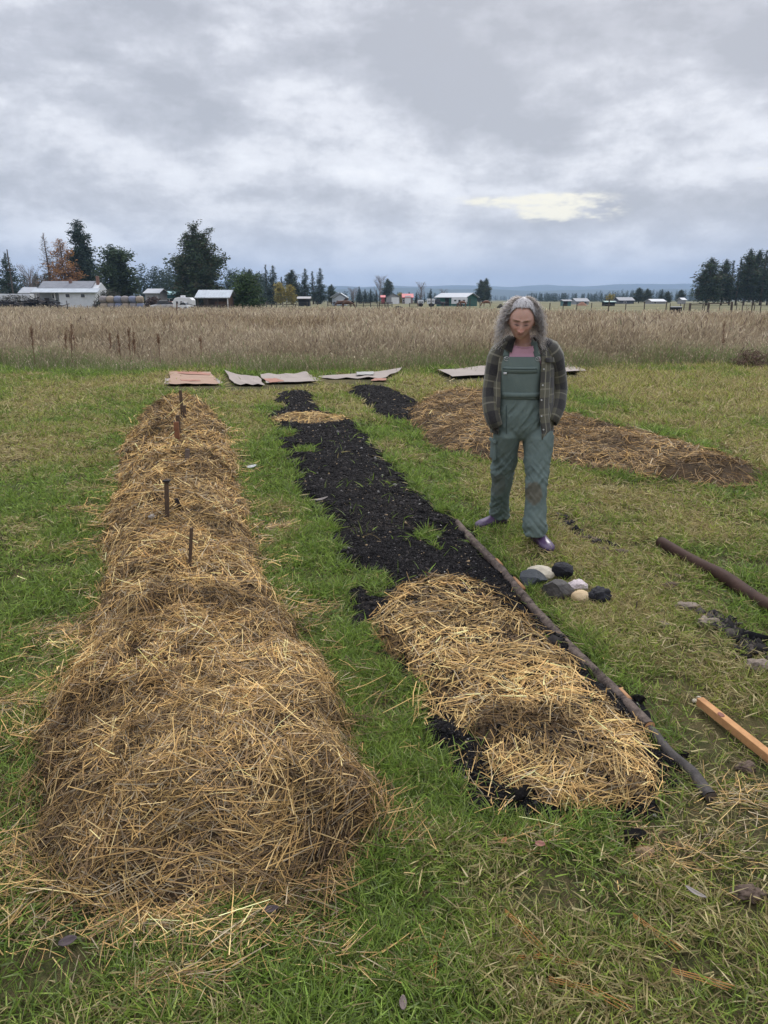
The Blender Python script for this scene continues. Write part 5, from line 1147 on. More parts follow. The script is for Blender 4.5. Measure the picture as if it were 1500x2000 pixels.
# tall dry weeds
stalkm = mat('weed_stalk', (.15, .085, .055), .9, .3, 10); seedm = attr_mat('weed_seeds', .9)
def weed(px, base, top, lab, seed, w=.10, col=((.24, .14, .085), (.17, .10, .065), (.30, .19, .12)), group='tall dry weeds in the grass field', dens=1.):
    global rng
    keep = rng; rng = np.random.default_rng(seed); p = gnd(px, base); h = farz(top, p.y)-p.z
    t = thing('dry_weed', lab, 'weed', tuple(p), 0, group); ln = rng.normal(0, .05)
    mb = MB(); mb.tube([(0, 0, 0), (ln*h*.4, 0, h*.5), (ln*h, 0, h)], [.011, .008, .003], 6); B = []
    for i in range(int(14*dens)):
        z = h*rng.uniform(.35, .92); a = rng.uniform(0, 6.28); L = w*rng.uniform(.6, 1.3)*(1.1-z/h*.6); q = Vector((ln*z, 0, z)); e = q+Vector((math.cos(a)*L*.5, math.sin(a)*L*.5, L*1.8)); mb.tube([q, e], [.004, .002], 4, cap=False); B.append((q, e))
    mb.build('stem', stalkm, t)
    P = np.array([tuple(q.lerp(e, rng.uniform(.2, 1))) for q, e in B for _ in range(9)]+[(ln*h*f, 0, h*f) for f in rng.uniform(.7, 1, 30)]); n = len(P)
    V, F, C = tufts(P, np.full(n, .035), np.array(col)[rng.integers(0, len(col), n)], 1.4, 3)
    link('seed_head', np_mesh('seed_head', V, F, C, seedm), t); rng = keep
for i, (px, b_, tp, w, lab) in enumerate(((70, 722, 636, .16, 'leftmost tall reddish weed with a bushy head in the dry field'), (130, 715, 640, .10, 'left one of the close weed pair at the left of the dry field'), (142, 722, 632, .13, 'right one of the close weed pair at the left of the dry field'), (152, 712, 655, .05, 'thin weed just right of the close pair'),
    (218, 708, 650, .05, 'thin pale weed between the two weed groups at the left'), (237, 712, 652, .05, 'second thin weed left of the dark forked weeds'), (256, 718, 638, .10, 'darkest tall weed of the middle-left group'), (265, 712, 648, .09, 'reddish weed touching the darkest one of the middle-left group'), (314, 716, 652, .08, 'single leaning weed right of the middle-left group'), (395, 708, 655, .04, 'thin weed above the leftmost cardboard'),
    (1409, 705, 626, .10, 'single tall brown weed at the right of the dry field'), (1180+0, 690, 640, .03, 'faint thin stalk right of the woman in the dry field'))):
    weed(px, b_, tp, lab, 200+i, w)
def sapling(px, base, top, lab, seed):
    rd = random.Random(seed); p = gnd(px, base); h = farz(top, p.y)-p.z; t = thing('bare_sapling', lab, 'sapling', tuple(p), 0, 'leafless saplings at the right'); mb = MB(); mb.tube([(0, 0, 0), (.02, 0, h*.5), (-.01, 0, h)], [.013, .009, .003], 6); mb.build('trunk', bark, t)
    mb = MB()
    for i in range(9): z = h*rd.uniform(.15, .85); a = rd.uniform(0, 6.28); L = rd.uniform(.2, .5); mb.tube([(0, 0, z), (math.cos(a)*L, math.sin(a)*L*.4, z+L*.9)], [.006, .002], 4, cap=False)
    mb.build('twigs', bark, t)
sapling(1452, 645, 590, 'thin bare sapling left of the one at the right edge', 1); sapling(1497, 648, 598, 'bare sapling with spreading twigs at the right edge', 2)
heap('tumbleweed', 'dark tangled dry bush at the right edge of the mown grass', 'bush', 1484, 17.5, .9, .45, [(.10, .065, .05), (.15, .10, .075)], 500, 300, (.1, .35), .9, .012, depth=.35)
tag(MB().tube([(0, 0, 0), (.004, 0, .07)], [.004, .003], 6).build('twig', bark, loc=tuple(gnd(1240, 1202))), 'short upright dark twig in the grass below the rocks', 'twig')

# ------------------------------------------------------------------ the woman
def person():
    O = Vector((.97, 4.75, gz1(.97, 4.75))); root = thing('person', 'woman with long curly grey hair in green overalls and a plaid jacket, looking down', 'person', tuple(O))
    def px2m(Y): return Y*cP/FPX+0*Y
    def M(px, Y): return px*(Y*cP)/FPX*1.02
    pr = []
    skin_c = np.array([.56, .335, .265])
    # --- body: one continuous surface
    Z = lambda px, py, Y: W(px, py, Y)
    HC = W(1018.5, 623, 4.66); HR = Matrix.Rotation(R(-8), 3, 'Z') @ Matrix.Rotation(R(3), 3, 'Y') @ Matrix.Rotation(R(21), 3, 'X') @ Matrix.Scale(1.06, 3)     # turned a little, bowed
    nodes = dict(pel=(Z(1021, 822, 4.82), .095), wst=(Z(1015, 780, 4.80), .10), chs=(Z(1015, 725, 4.79), .12), shc=(Z(1021, 690, 4.80), .095), nk0=(Z(1021, 674, 4.79), .054), nk1=(Z(1020, 655, 4.765), .048), nk2=(Z(1019, 640, 4.74), .050),
        rs=(Z(986, 690, 4.80), .055), re=(Z(961, 762, 4.82), .036), rw=(Z(974, 812, 4.78), .022), ls=(Z(1070, 690, 4.80), .055), le=(Z(1089, 765, 4.86), .036), lw=(Z(1069, 812, 4.78), .022),
        rh=(Z(989, 850, 4.82), .070), rk=(Z(979, 945, 4.90), .045), ra=(Vector((*at(982, 1024), .11)), .026), rf=(Vector((*at(965, 1028), .05)), .022), lh=(Z(1052, 850, 4.78), .070), lk=(Z(1046, 960, 4.64), .045), la=(Vector((*at(1048, 1062), .11)), .026), lf=(Vector((*at(1060, 1069), .05)), .022))
    E = ['pel wst', 'wst chs', 'chs shc', 'shc nk0', 'nk0 nk1', 'nk1 nk2', 'shc rs', 'rs re', 're rw', 'shc ls', 'ls le', 'le lw', 'pel rh', 'rh rk', 'rk ra', 'ra rf', 'pel lh', 'lh lk', 'lk la', 'la lf']
    # hands inside the pockets: palm, four curled fingers, thumb from the side of the palm
    for s, wn in (('r', 'rw'), ('l', 'lw')):
        w0 = nodes[wn][0]; sg = 1 if s == 'r' else -1; d = Vector((sg*.55, .22, -1)).normalized(); side = Vector((.1, -1, .1)).normalized()
        nodes[s+'p'] = (w0+d*.06, .026); E.append('%s %sp' % (wn, s))
        for k, (ln, off) in enumerate(((.072, .026), (.080, .009), (.074, -.009), (.058, -.025))):
            b0 = w0+d*.10+side*off; nm = '%sf%d' % (s, k); nodes[nm+'a'] = (b0, .0095); nodes[nm+'b'] = (b0+d*ln*.5+Vector((sg*.006, 0, 0)), .0085); nodes[nm+'c'] = (b0+d*ln*.9+Vector((sg*.024, 0, 0)), .0075); E += ['%sp %sa' % (s, nm), '%sa %sb' % (nm, nm), '%sb %sc' % (nm, nm)]
        b0 = w0+d*.05+side*.034; nodes[s+'ta'] = (b0, .011); nodes[s+'tb'] = (b0+d*.035+side*.012, .009); E += ['%sp %sta' % (s, s), '%sta %stb' % (s, s)]
    bmb = MB()
    for e in E:     # tapered limbs with rounded joints, fused below into one surface
        (pa, ra), (pb, rb) = nodes[e.split()[0]], nodes[e.split()[1]]; pa = pa-O; pb = pb-O; nn = 5
        bmb.tube([tuple(pa.lerp(pb, i/nn)) for i in range(nn+1)], [ra+(rb-ra)*i/nn for i in range(nn+1)], 14)
    for k, (p_, r_) in nodes.items():
        p_ = p_-O; n_ = 14; bmb.tube([tuple(p_+Vector((0, 0, -r_*math.cos(math.pi*(i+.02)/8.04)))) for i in range(9)], [max(.0008, r_*math.sin(math.pi*(i+.02)/8.04)) for i in range(9)], n_)
    body = bmb.build('body', mat('tmp', (1, 1, 1)), weld=False)
    bm_ = bmesh.new(); bm_.from_mesh(body.data); bmesh.ops.recalc_face_normals(bm_, faces=bm_.faces); bm_.to_mesh(body.data); bm_.free()
    # head
    nu, nv = 110, 90; U, Vv = np.meshgrid(np.linspace(0, 2*math.pi, nu, endpoint=False), np.linspace(.02, math.pi-.02, nv))
    x = np.sin(Vv)*np.sin(U); y = -np.sin(Vv)*np.cos(U); z = np.cos(Vv)
    X = x*.074; Y = y*np.where(y < 0, .088, .10); Zz = z*np.where(z > 0, .112, .118)
    low = np.clip(-z, 0, 1); X = X*(1-.22*low**1.8); X *= 1+.03*np.exp(-((z+.15)/.25)**2); Y = np.where(y < 0, Y*(1-.10*low**3), Y*(1-.35*low))
    Y -= np.where(y < 0, .012*np.clip(-z-.3, 0, 1), 0)
    fr = (y < .1)
    def gs(cx, cz, sx, sz): return np.exp(-((X-cx)/sx)**2-((Zz-cz)/sz)**2)*fr
    dY = np.zeros_like(X)
    for s in (-1, 1):
        dY += .0135*gs(s*.029, .004, .017, .012); dY -= .008*gs(s*.029, .000, .0125, .0085); dY -= .0045*gs(s*.03, .023, .022, .007)
        dY -= .006*gs(s*.040, -.032, .020, .018); dY -= .008*gs(s*.0125, -.039, .007, .0065); dY += .003*gs(s*.026, -.055, .005, .016)
        dY += .010*gs(s*.062, -.06, .02, .03)
    br = np.clip((.020-Zz)/.062, 0, 1)*(Zz > -.046); brs = np.where(Zz > -.046, 1, np.exp(-((Zz+.046)/.005)**2)); brr = np.where(Zz <= -.046, 1, br)
    dY -= (.004+.021*brr**1.3)*np.exp(-(X/(.0075+.005*brr))**2)*brs*fr*(Zz < .024)
    dY -= .0065*gs(0, -.0615, .020, .0050); dY -= .0075*gs(0, -.0735, .017, .0058); dY += .0050*gs(0, -.0672, .022, .0022); dY += .004*gs(0, -.084, .018, .005); dY -= .011*gs(0, -.101, .020, .014); dY -= .006*gs(0, -.066, .034, .02)
    Y = Y+dY; P = np.stack([X, Y, Zz], -1).reshape(-1, 3)
    F = []; idx = np.arange(nu*nv).reshape(nv, nu); F4 = np.stack([idx[:-1, :], np.roll(idx, -1, 1)[:-1, :], np.roll(idx, -1, 1)[1:, :], idx[1:, :]], -1).reshape(-1, 4)
    mb = MB(); Mr = np.array(HR); Pw = P@Mr.T+np.array(HC-O)
    mb.add([tuple(p) for p in Pw], [tuple(f) for f in F4]); mb.f.append(tuple(range(nu))); mb.f.append(tuple(range(nu*nv-1, nu*nv-nu-1, -1)))
    head = mb.build('head', mat('tmp', (1, 1, 1)), smooth=True)
    for s in (-1, 1):    # ears
        ebm = bmesh.new(); bmesh.ops.create_uvsphere(ebm, u_segments=16, v_segments=10, radius=1)
        for v in ebm.verts:
            q = Vector((v.co.x*.009+s*.076, v.co.y*.018+.008, v.co.z*.031-.012+.0)); v.co = HR@q+(HC-O)
        em = bpy.data.meshes.new('ear'); ebm.to_mesh(em); ebm.free(); eo = link('ear', em)
        with bpy.context.temp_override(active_object=head, selected_editable_objects=[head, eo]): bpy.ops.object.join()
    with bpy.context.temp_override(active_object=body, selected_editable_objects=[body, head]): bpy.ops.object.join()
    remesh(body, .0028, 2); keep_largest(body); body.parent = root; body.name = 'body'
    V = co(body.data)-np.array(HC-O); L = V@Mr      # head-local
    inh = np.clip(1-(np.linalg.norm(L, axis=1)-.14)/.02, 0, 1)
    def g2(cx, cz, sx, sz): return np.exp(-((L[:, 0]-cx)/sx)**2-((L[:, 2]-cz)/sz)**2)*(L[:, 1] < -.02)*inh
    c = np.tile(skin_c, (len(V), 1)); c *= (1+.08*fbm(V[:, 0]*60, V[:, 1]*60, V[:, 2]*60))[:, None]
    def tint(w, col):
        nonlocal c
        w = np.clip(w, 0, 1)[:, None]; c = c*(1-w)+np.array(col)*w
    tint(.6*g2(0, -.036, .022, .014), (.58, .22, .17)); [tint(.5*g2(s*.042, -.03, .02, .018), (.56, .23, .17)) for s in (-1, 1)]
    tint(.85*g2(0, -.0615, .021, .0045)+.85*g2(0, -.0735, .018, .006), (.46, .22, .19)); tint(.9*g2(0, -.0675, .023, .0018), (.16, .06, .05))
    for s in (-1, 1):
        tint(.75*g2(s*.029, .002, .019, .011), (.20, .10, .09)); tint(1.2*g2(s*.030, -.0065, .0150, .0036), (.02, .012, .012)); tint(.8*g2(s*.030, .022, .019, .0045), (.14, .10, .09)); tint(.4*g2(s*.03, -.016, .016, .004), (.32, .16, .14)); tint(.8*g2(s*.007, -.047, .003, .0025), (.12, .03, .03))  # eye-socket and nostril shade painted into the skin; lash and brow colour
    setcol(body.data, c); body.data.materials.clear(); body.data.materials.append(attr_mat('skin', .5, 0, .35)); MATS['skin'].node_tree.nodes['Principled BSDF'].inputs['Subsurface Weight'].default_value = .08
    MATS['skin'].node_tree.nodes['Principled BSDF'].inputs['Subsurface Scale'].default_value = .01
    # --- rings of the torso: photo column centre, half width, depth half, Y centre, per photo row
    def ring_fn(tab):
        ys = [r[0] for r in tab]
        def f(py): return [float(np.interp(py, ys, [r[k] for r in tab])) for k in range(1, 5)]
        return f
    def tpt(f, py, phi, off=0., pw=.85):
        cx, hw, hd, Yc = f(py); c = W(cx, py, Yc); a = M(hw, Yc)+off; b = hd+off; s, k = math.sin(phi), math.cos(phi)
        return Vector((c.x+a*math.copysign(abs(s)**pw, s), c.y-b*math.copysign(abs(k)**pw, k), c.z))
    TF = ring_fn([(655, 1020, 15, .055, 4.74), (668, 1021, 20, .06, 4.77), (676, 1021, 36, .075, 4.79), (686, 1020, 46, .095, 4.80), (700, 1018, 48, .115, 4.80), (725, 1014, 45, .130, 4.80), (750, 1013, 43, .122, 4.80), (775, 1013, 43, .118, 4.80), (800, 1017, 49, .122, 4.80), (825, 1021, 55, .120, 4.80), (848, 1021, 58, .108, 4.80)])
    # pink shirt
    pink = mat('pink_cotton', (.56, .32, .40), .9, .10, 9, .004, 22)
    rows = [[tuple(tpt(TF, py, 2*math.pi*k/48, .004)) for k in range(48)] for py in [671, 676, 681, 688, 696, 705, 715, 725, 740, 760, 780]]
    # scooped neck: front drops
    for i, py in enumerate([671, 676, 681]):
        for k in range(48):
            ph = 2*math.pi*k/48; f = max(0, math.cos(ph))**2; p = Vector(rows[i][k]); p.z -= .020*f*(1-i/3.2); p.y -= .012*f; rows[i][k] = tuple(p)
    MB().sheet(rows, close=True).build('shirt', pink, root, smooth=True, origin=O, solid=.003, sub=1)
    nb = MB(); nb.tube([tuple(Vector(rows[0][k % 48])) for k in range(49)], .0045, 6, cap=False); nb.build('neckband', pink, root.children[-1] if False else root, smooth=True, origin=O)
    # --- overalls: trousers as one surface
    ov = mat('green_canvas', (.140, .180, .165), .85, .16, 5, .002, 60, col2=(.108, .145, .135)); og = G(ov.node_tree)
    def leg(tab):
        rows = []
        for py, x0, x1, Y in tab:
            c = W((x0+x1)/2, py, Y); a = M((x1-x0)/2, Y); dp = 1.28 if py < 860 else 1.15 if py < 900 else 1.05; rows.append([tuple(Vector((c.x+a*math.cos(2*math.pi*k/28), c.y+a*dp*math.sin(2*math.pi*k/28), c.z))-O) for k in range(28)])
        return rows
    mb = MB()
    for tab in ([(828, 970, 1020, 4.80), (850, 961.5, 1018, 4.80), (880, 961, 1012, 4.83), (915, 959, 1008, 4.87), (945, 959, 1001, 4.90), (965, 957, 996, 4.93), (985, 957, 995, 4.98), (1000, 956, 996, 5.02), (1010, 956, 997, 5.04)],
                [(828, 1022, 1080, 4.80), (850, 1019, 1083, 4.78), (880, 1021, 1080, 4.74), (915, 1024, 1074, 4.69), (945, 1025, 1069, 4.65), (965, 1025, 1068, 4.63), (990, 1023, 1069, 4.62), (1020, 1020, 1069, 4.60), (1043, 1019, 1068, 4.60)]):
        r = leg(tab); n0 = len(mb.v); mb.sheet(r, close=True); mb.f.append(tuple(n0+i for i in range(28))); mb.f.append(tuple(n0+28*(len(r)-1)+27-i for i in range(28)))
    rows = [[tuple(tpt(TF, py, 2*math.pi*k/48, .012)-O) for k in range(48)] for py in (768, 775, 790, 805, 820, 835)]
    for py, sc_ in ((843, .95), (851, .84), (858, .62)):
        c_ = W(1021, py, 4.80)-O; rows.append([tuple((tpt(TF, py, 2*math.pi*k/48, .012)-O-c_)*sc_+c_) for k in range(48)])
    n0 = len(mb.v); mb.sheet(rows, close=True); mb.f.append(tuple(n0+i for i in range(48))); mb.f.append(tuple(n0+48*8+47-i for i in range(48)))
    tr = mb.build('overalls', ov, root, smooth=True); remesh(tr, .0055, 6)
    V = co(tr.data); Nn = nrm(tr.data); H = V[:, 2]
    kn = np.exp(-((H-.48)/.12)**2)+.9*np.exp(-((H-.86)/.09)**2)+.9*np.exp(-((H-.12)/.12)**2)
    fold = fbm(V[:, 0]*7+3, V[:, 1]*7, H*22+V[:, 0]*26*np.sign(V[:, 0]-.0), seed=301, o=3); f2 = 1-np.abs(fbm(V[:, 0]*16, V[:, 1]*12, H*15-V[:, 0]*20, seed=302, o=2))*2.4
    f3 = 1-np.abs(fbm(V[:, 0]*9+H*6, V[:, 1]*14, H*30+V[:, 0]*34, seed=305, o=2))*2.6
    V = V+Nn*((.009*fold*(.4+kn)+.006*f2*(.35+kn)+.0042*f3*(.15+kn*(H < .8))-.004)*np.clip((1.22-H)/.15, .15, 1))[:, None]; setco(tr.data, V)
    # bib
    rows = []
    for py, hwpx in ((694, 31), (700, 32), (710, 34.5), (722, 37), (738, 40), (752, 41), (766, 43), (776, 43.5)):
        row = []; hw = TF(py)[1]; cx = TF(py)[0]
        for k in range(25):
            f = -1+2*k/24; tx = f*hwpx+(1012-cx)*(1 if py < 760 else .5); s = max(-.985, min(.985, tx/hw)); ph = math.asin(math.copysign(abs(s)**(1/.85), s)); p = tpt(TF, py, ph, .013); p.y -= .005*fbm(np.array([f*2.]), np.array([py*.06]), seed=310)[0]; row.append(tuple(p))
        rows.append(row)
    MB().sheet(rows).build('bib', ov, tr, smooth=True, origin=O, solid=.004, sub=1)
    def strip(name, pts, w, m, par, off=0., solid=.003, wv=None):
        rows = []; pts = [Vector(p) for p in pts]
        for i, p in enumerate(pts):
            t = (pts[min(i+1, len(pts)-1)]-pts[max(0, i-1)]).normalized(); s = t.cross(Vector((0, -1, 0))).normalized() if wv is None else wv
            rows.append([tuple(p-s*w/2), tuple(p), tuple(p+s*w/2)])
        return MB().sheet(rows).build(name, m, par, smooth=True, origin=O, solid=solid)
    def front(px, py, off):    # point on the torso's front surface
        cx, hw, hd, Yc = TF(py); s = max(-.97, min(.97, (px-cx)/hw)); ph = math.asin(math.copysign(abs(s)**(1/.85), s)); return tpt(TF, py, ph, off)
    strip('waistband', [front(x, 767+(.0 if i else 0), .0195) for i, x in enumerate(np.linspace(980, 1046, 14))], .032, ov, tr, wv=Vector((0, 0, 1)))
    strip('chest_pocket', [front(x, 719, .0175) for x in np.linspace(981, 1040, 12)], .040, ov, tr, wv=Vector((0, 0, 1)))
    seamm = mat('dark_seam', (.035, .055, .055), .9)
    strip('zip', [front(x, 717, .021) for x in np.linspace(981, 1038, 12)], .004, seamm, tr, wv=Vector((0, 0, 1)), solid=.002)
    strip('seam', [front(985.5, y_, .0145) for y_ in np.linspace(787, 842, 9)], .003, seamm, tr, solid=.002)
    strip('tag', [front(x, 725.5, .0215) for x in (982, 984.5, 987)], .012, mat('white_tag', (.7, .7, .7), .7), tr, wv=Vector((0, 0, 1)))
    buck = mat('buckle_metal', (.55, .55, .55), .3, .1, 5, metal=.9)
    for a, b, cpx in (((986, 698), (994, 668), 988), ((1042, 698), (1036, 668), 1041)):
        ys_ = np.linspace(a[1]-3, b[1], 7); pts = [front(a[0]+(b[0]-a[0])*i/6, y_, .014) for i, y_ in enumerate(ys_)]; top = pts[-1]; pts += [top+Vector((0, .05, .015)), top+Vector((0, .11, .0))]
        strip('strap', pts, .040, ov, tr)
        c = front(cpx, 698, .020); mb = MB(); mb.tube([tuple(c+Vector((.017*math.sin(t_), 0, .013*math.cos(t_)))) for t_ in np.linspace(0, 6.283, 15)], .0024, 6, cap=False); mb.tube([tuple(c+Vector((-.012, -.002, .01))), tuple(c+Vector((.0, -.003, -.004))), tuple(c+Vector((.012, -.002, .01)))], .002, 6); mb.build('buckle', buck, tr, smooth=True, origin=O)
    # cargo pocket with flap at the outer right thigh
    c = W(964, 880, 4.78); mb = MB(); mb.box(tuple(c+Vector((.006, .045, 0))), (.016, .12, .13), ry=.03, rz=.12); mb.build('cargo_pocket', ov, tr, bevel=.004, origin=O)
    c = W(963, 862, 4.765); mb = MB(); mb.box(tuple(c+Vector((.003, .035, 0))), (.020, .13, .022), ry=.15, rz=.12); mb.build('pocket_flap', ov, tr, bevel=.004, origin=O)
    # worn brown knee on one leg: stain belongs to the cloth
    kc = W(1047, 968, 4.52)-O; kr = W(974, 950, 4.80)-O; tc = og.node('ShaderNodeTexCoord'); sp = og.node('ShaderNodeSeparateXYZ'); og.l.new(tc.outputs['Object'], sp.inputs[0])
    def stain(kc_, sx, sz, amp):
        a = og.m('DIVIDE', og.m('SUBTRACT', sp.outputs[0], kc_.x), sx); b = og.m('DIVIDE', og.m('SUBTRACT', sp.outputs[2], kc_.z), sz); rr = og.m('ADD', og.m('MULTIPLY', a, a), og.m('MULTIPLY', b, b)); rr = og.m('ADD', rr, og.m('MULTIPLY', og.noise(tc.outputs['Object'], 30, 4), .9))
        return og.m('MULTIPLY', og.m('MULTIPLY', og.step(rr, 1.75, 1.1), amp), og.m('LESS_THAN', sp.outputs[1], 10.))
    p = og.n['Principled BSDF']; base = p.inputs['Base Color'].links[0].from_socket
    col = og.mix(stain(kc, .052, .075, .75), base, (.105, .085, .055)); col = og.mix(stain(kr, .05, .09, .4), col, (.09, .08, .06)); og.l.new(col, p.inputs['Base Color'])
    # --- plaid jacket
    pm = bpy.data.materials.new('plaid_flannel'); pm.use_nodes = True; g = G(pm.node_tree); p = g.n['Principled BSDF']; uv = g.node('ShaderNodeUVMap', uv_map='UVMap'); sp2 = g.node('ShaderNodeSeparateXYZ'); g.l.new(uv.outputs[0], sp2.inputs[0])
    def bands(sock, per, off=0.):
        f = g.m('FRACT', g.m('ADD', g.m('DIVIDE', sock, per), off)); big = g.m('MULTIPLY', g.m('GREATER_THAN', f, .08), g.m('LESS_THAN', f, .50)); thin = g.m('MULTIPLY', g.m('GREATER_THAN', f, .72), g.m('LESS_THAN', f, .78))
        ff = g.m('FRACT', g.m('MULTIPLY', f, 24.)); fine = g.m('MULTIPLY', g.m('LESS_THAN', ff, .4), g.m('MULTIPLY', g.m('GREATER_THAN', f, .55), g.m('LESS_THAN', f, .97)))
        return big, thin, fine
    bx, tx, fx = bands(sp2.outputs[0], .150, .3); by, ty, fy = bands(sp2.outputs[1], .165, .15)
    dk = g.m('MULTIPLY', g.m('ADD', bx, by), .5); col = g.ramp(dk, [(0., (.135, .128, .088)), (.5, (.058, .056, .050)), (1., (.017, .017, .023))])
    col = g.mix(g.m('MULTIPLY', g.m('MAXIMUM', fx, fy), .35), col, (.03, .03, .03)); col = g.mix(g.m('MULTIPLY', tx, .60), col, (.34, .32, .24)); col = g.mix(g.m('MULTIPLY', ty, .45), col, (.34, .32, .24))
    nz = g.noise(g.node('ShaderNodeTexCoord').outputs['Object'], 90, 4, .7); col = g.mix(g.m('MULTIPLY', nz, .35), col, (.14, .13, .11)); g.l.new(col, p.inputs['Base Color']); p.inputs['Roughness'].default_value = .95; p.inputs['Specular IOR Level'].default_value = .1
    try: p.inputs['Sheen Weight'].default_value = .25
    except Exception: pass
    b = g.node('ShaderNodeBump'); b.inputs['Distance'].default_value = .0025; g.l.new(nz, b.inputs['Height']); g.l.new(b.outputs[0], p.inputs['Normal'])
    JF = ring_fn([(664, 1021, 34, .085, 4.80), (672, 1022, 48, .10, 4.80), (684, 1024, 57, .12, 4.81), (700, 1024, 60, .14, 4.81), (740, 1021, 60, .158, 4.81), (780, 1019, 60, .165, 4.80), (815, 1019, 62, .17, 4.80), (845, 1019, 62, .17, 4.80)])
    def cloth(name, rows, uvr, par, solid=.005, wr=.006, seed=0, close=False):
        nr, nc = len(rows), len(rows[0]); P_ = np.array([[tuple(p) for p in r] for r in rows]).reshape(-1, 3); i = np.arange(nr*nc).reshape(nr, nc)
        A_ = np.stack([i[:-1, :-1], i[:-1, 1:], i[1:, 1:], i[1:, :-1]], -1).reshape(-1, 4)
        me = np_mesh(name, P_-np.array(O), A_, None, pm, smooth=True, uvs=np.array(uvr).reshape(-1, 2)); Nn_ = nrm(me); Vv_ = co(me)
        d_ = wr*(fbm(Vv_[:, 0]*9+seed, Vv_[:, 1]*9, Vv_[:, 2]*14, seed=320+seed, o=3)+.6*(1-2.2*np.abs(fbm(Vv_[:, 0]*13, Vv_[:, 1]*9, Vv_[:, 2]*9+seed, seed=330+seed, o=2)))); setco(me, Vv_+Nn_*d_[:, None])
        o = link(name, me, par); s_ = o.modifiers.new('solid', 'SOLIDIFY'); s_.thickness = solid; s_.offset = 0; return o
    pys = [665, 670, 676, 684, 692, 700, 712, 724, 736, 748, 760, 772, 784, 796, 808, 820, 832, 843]
    eL = lambda py: np.interp(py, [665, 680, 700, 745, 800, 843], [991, 983, 979, 973, 971, 968]); eR = lambda py: np.interp(py, [665, 680, 700, 745, 800, 843], [1049, 1050, 1050, 1047, 1044, 1050])
    rows = []; uvr = []; vacc = 0; prev = None
    for py in pys:
        cx, hw, hd, Yc = JF(py); a0 = math.asin(max(-.98, (eL(py)-cx)/hw)); a1 = math.asin(min(.98, (eR(py)-cx)/hw)); row = []
        phs = [a0-(2*math.pi-(a1-a0))*k/63*1.0 for k in range(64)]
        drop = 0
        for ph in phs: row.append(tpt(JF, py, ph, 0, 1.0))
        z_ = row[32].z; vacc = 1.6-z_; u = 0; uu = []
        for k in range(64):
            if k: u += (row[k]-row[k-1]).length
            uu.append((u, vacc))
        rows.append(row); uvr.append(uu)
    jk = cloth('jacket', rows, uvr, root, .006, .007, 1)
    def sleeve(tab, seed, off):
        rows = []; uvr = []; v = 0; prev = None; n = 22; cs = [W(a, b_, Y) for a, b_, Y, r, q in tab]
        for i, (a, b_, Y, r, q) in enumerate(tab):
            c = cs[i]; t = (cs[min(i+1, len(cs)-1)]-cs[max(0, i-1)]).normalized(); s1 = Vector((1, 0, 0)); s1 = (s1-t*s1.dot(t)).normalized(); s2 = t.cross(s1).normalized(); rr = M(r, Y)
            if prev is not None: v += (c-prev).length
            prev = c; rows.append([c+s1*rr*math.cos(6.2832*k/n)+s2*rr*q*math.sin(6.2832*k/n) for k in range(n+1)]); uvr.append([(off+k/n*.40, v) for k in range(n+1)])
        return cloth('sleeve', rows, uvr, jk, .005, .009, seed)
    sleeve([(992, 672, 4.80, 7, 1.4), (984, 676, 4.80, 13, 1.4), (977, 686, 4.80, 17.5, 1.35), (971, 702, 4.80, 18, 1.2), (966, 722, 4.80, 17, 1.15), (962, 745, 4.81, 16, 1.1), (959, 765, 4.80, 15.5, 1.1), (958, 785, 4.77, 15, 1.1), (960, 805, 4.74, 14, 1.1), (964, 820, 4.72, 12.5, 1.1), (969, 832, 4.72, 10.5, 1.1)], 5, .03)
    sleeve([(1052, 668, 4.80, 6, 1.4), (1062, 672, 4.80, 13, 1.4), (1071, 681, 4.80, 19, 1.35), (1079, 697, 4.81, 20, 1.2), (1085, 718, 4.83, 18.5, 1.15), (1088, 740, 4.85, 17.5, 1.1), (1090, 760, 4.86, 16.5, 1.1), (1089, 778, 4.83, 16, 1.1), (1087, 795, 4.78, 15, 1.05), (1082, 811, 4.74, 13, 1.0), (1076, 824, 4.72, 11, 1.0)], 6, .08)
    # front plackets, drooping tips, collar
    for sd, e, sgn in (('r', eR, 1), ('l', eL, -1)):
        rows = []; uvr = []
        ends = 858 if sgn > 0 else 842
        for py in np.linspace(668, ends, 26):
            ex = e(min(py, 843)); cx, hw, hd, Yc = JF(min(py, 845)); tip_w = np.clip((ends-py)/14, .12, 1); row = []; uu = []
            for k in range(9):
                xx = ex+sgn*(k/8*(20 if sgn > 0 else 12)*tip_w)-sgn*1.0; s = max(-.985, min(.985, (xx-cx)/hw)); ph = math.asin(s); p = tpt(JF, min(py, 845), ph, .007, 1.0); p.z = W(xx, py, p.y).z; row.append(p); uu.append((k*.010+.03, 1.6-p.z+.04))
            rows.append(row); uvr.append(uu)
        cloth('front_placket', rows, uvr, jk, .005, .004, 8 if sgn > 0 else 9)
        rows = []; uvr = []
        for i in range(12):      # collar wings
            f = i/11; ph = (.55+f*2.3)*(1 if sgn > 0 else -1); a = tpt(JF, 664, ph, -.012, 1.0); a.z += .018+.010*math.sin(f*3); bq = tpt(JF, 676-4*f, ph, .012, 1.0)
            if f < .3: bq.z -= .035*(1-f/.3); bq.y -= .01
            m_ = (a+bq)/2+Vector((0, 0, .012)); rows.append([a, m_, bq]); uvr.append([(f*.2, 0), (f*.2, .03), (f*.2, .06)])
        cloth('collar', rows, uvr, jk, .005, .002, 12)
    btn = mat('pearl_button', (.55, .55, .53), .3, .1, 5)
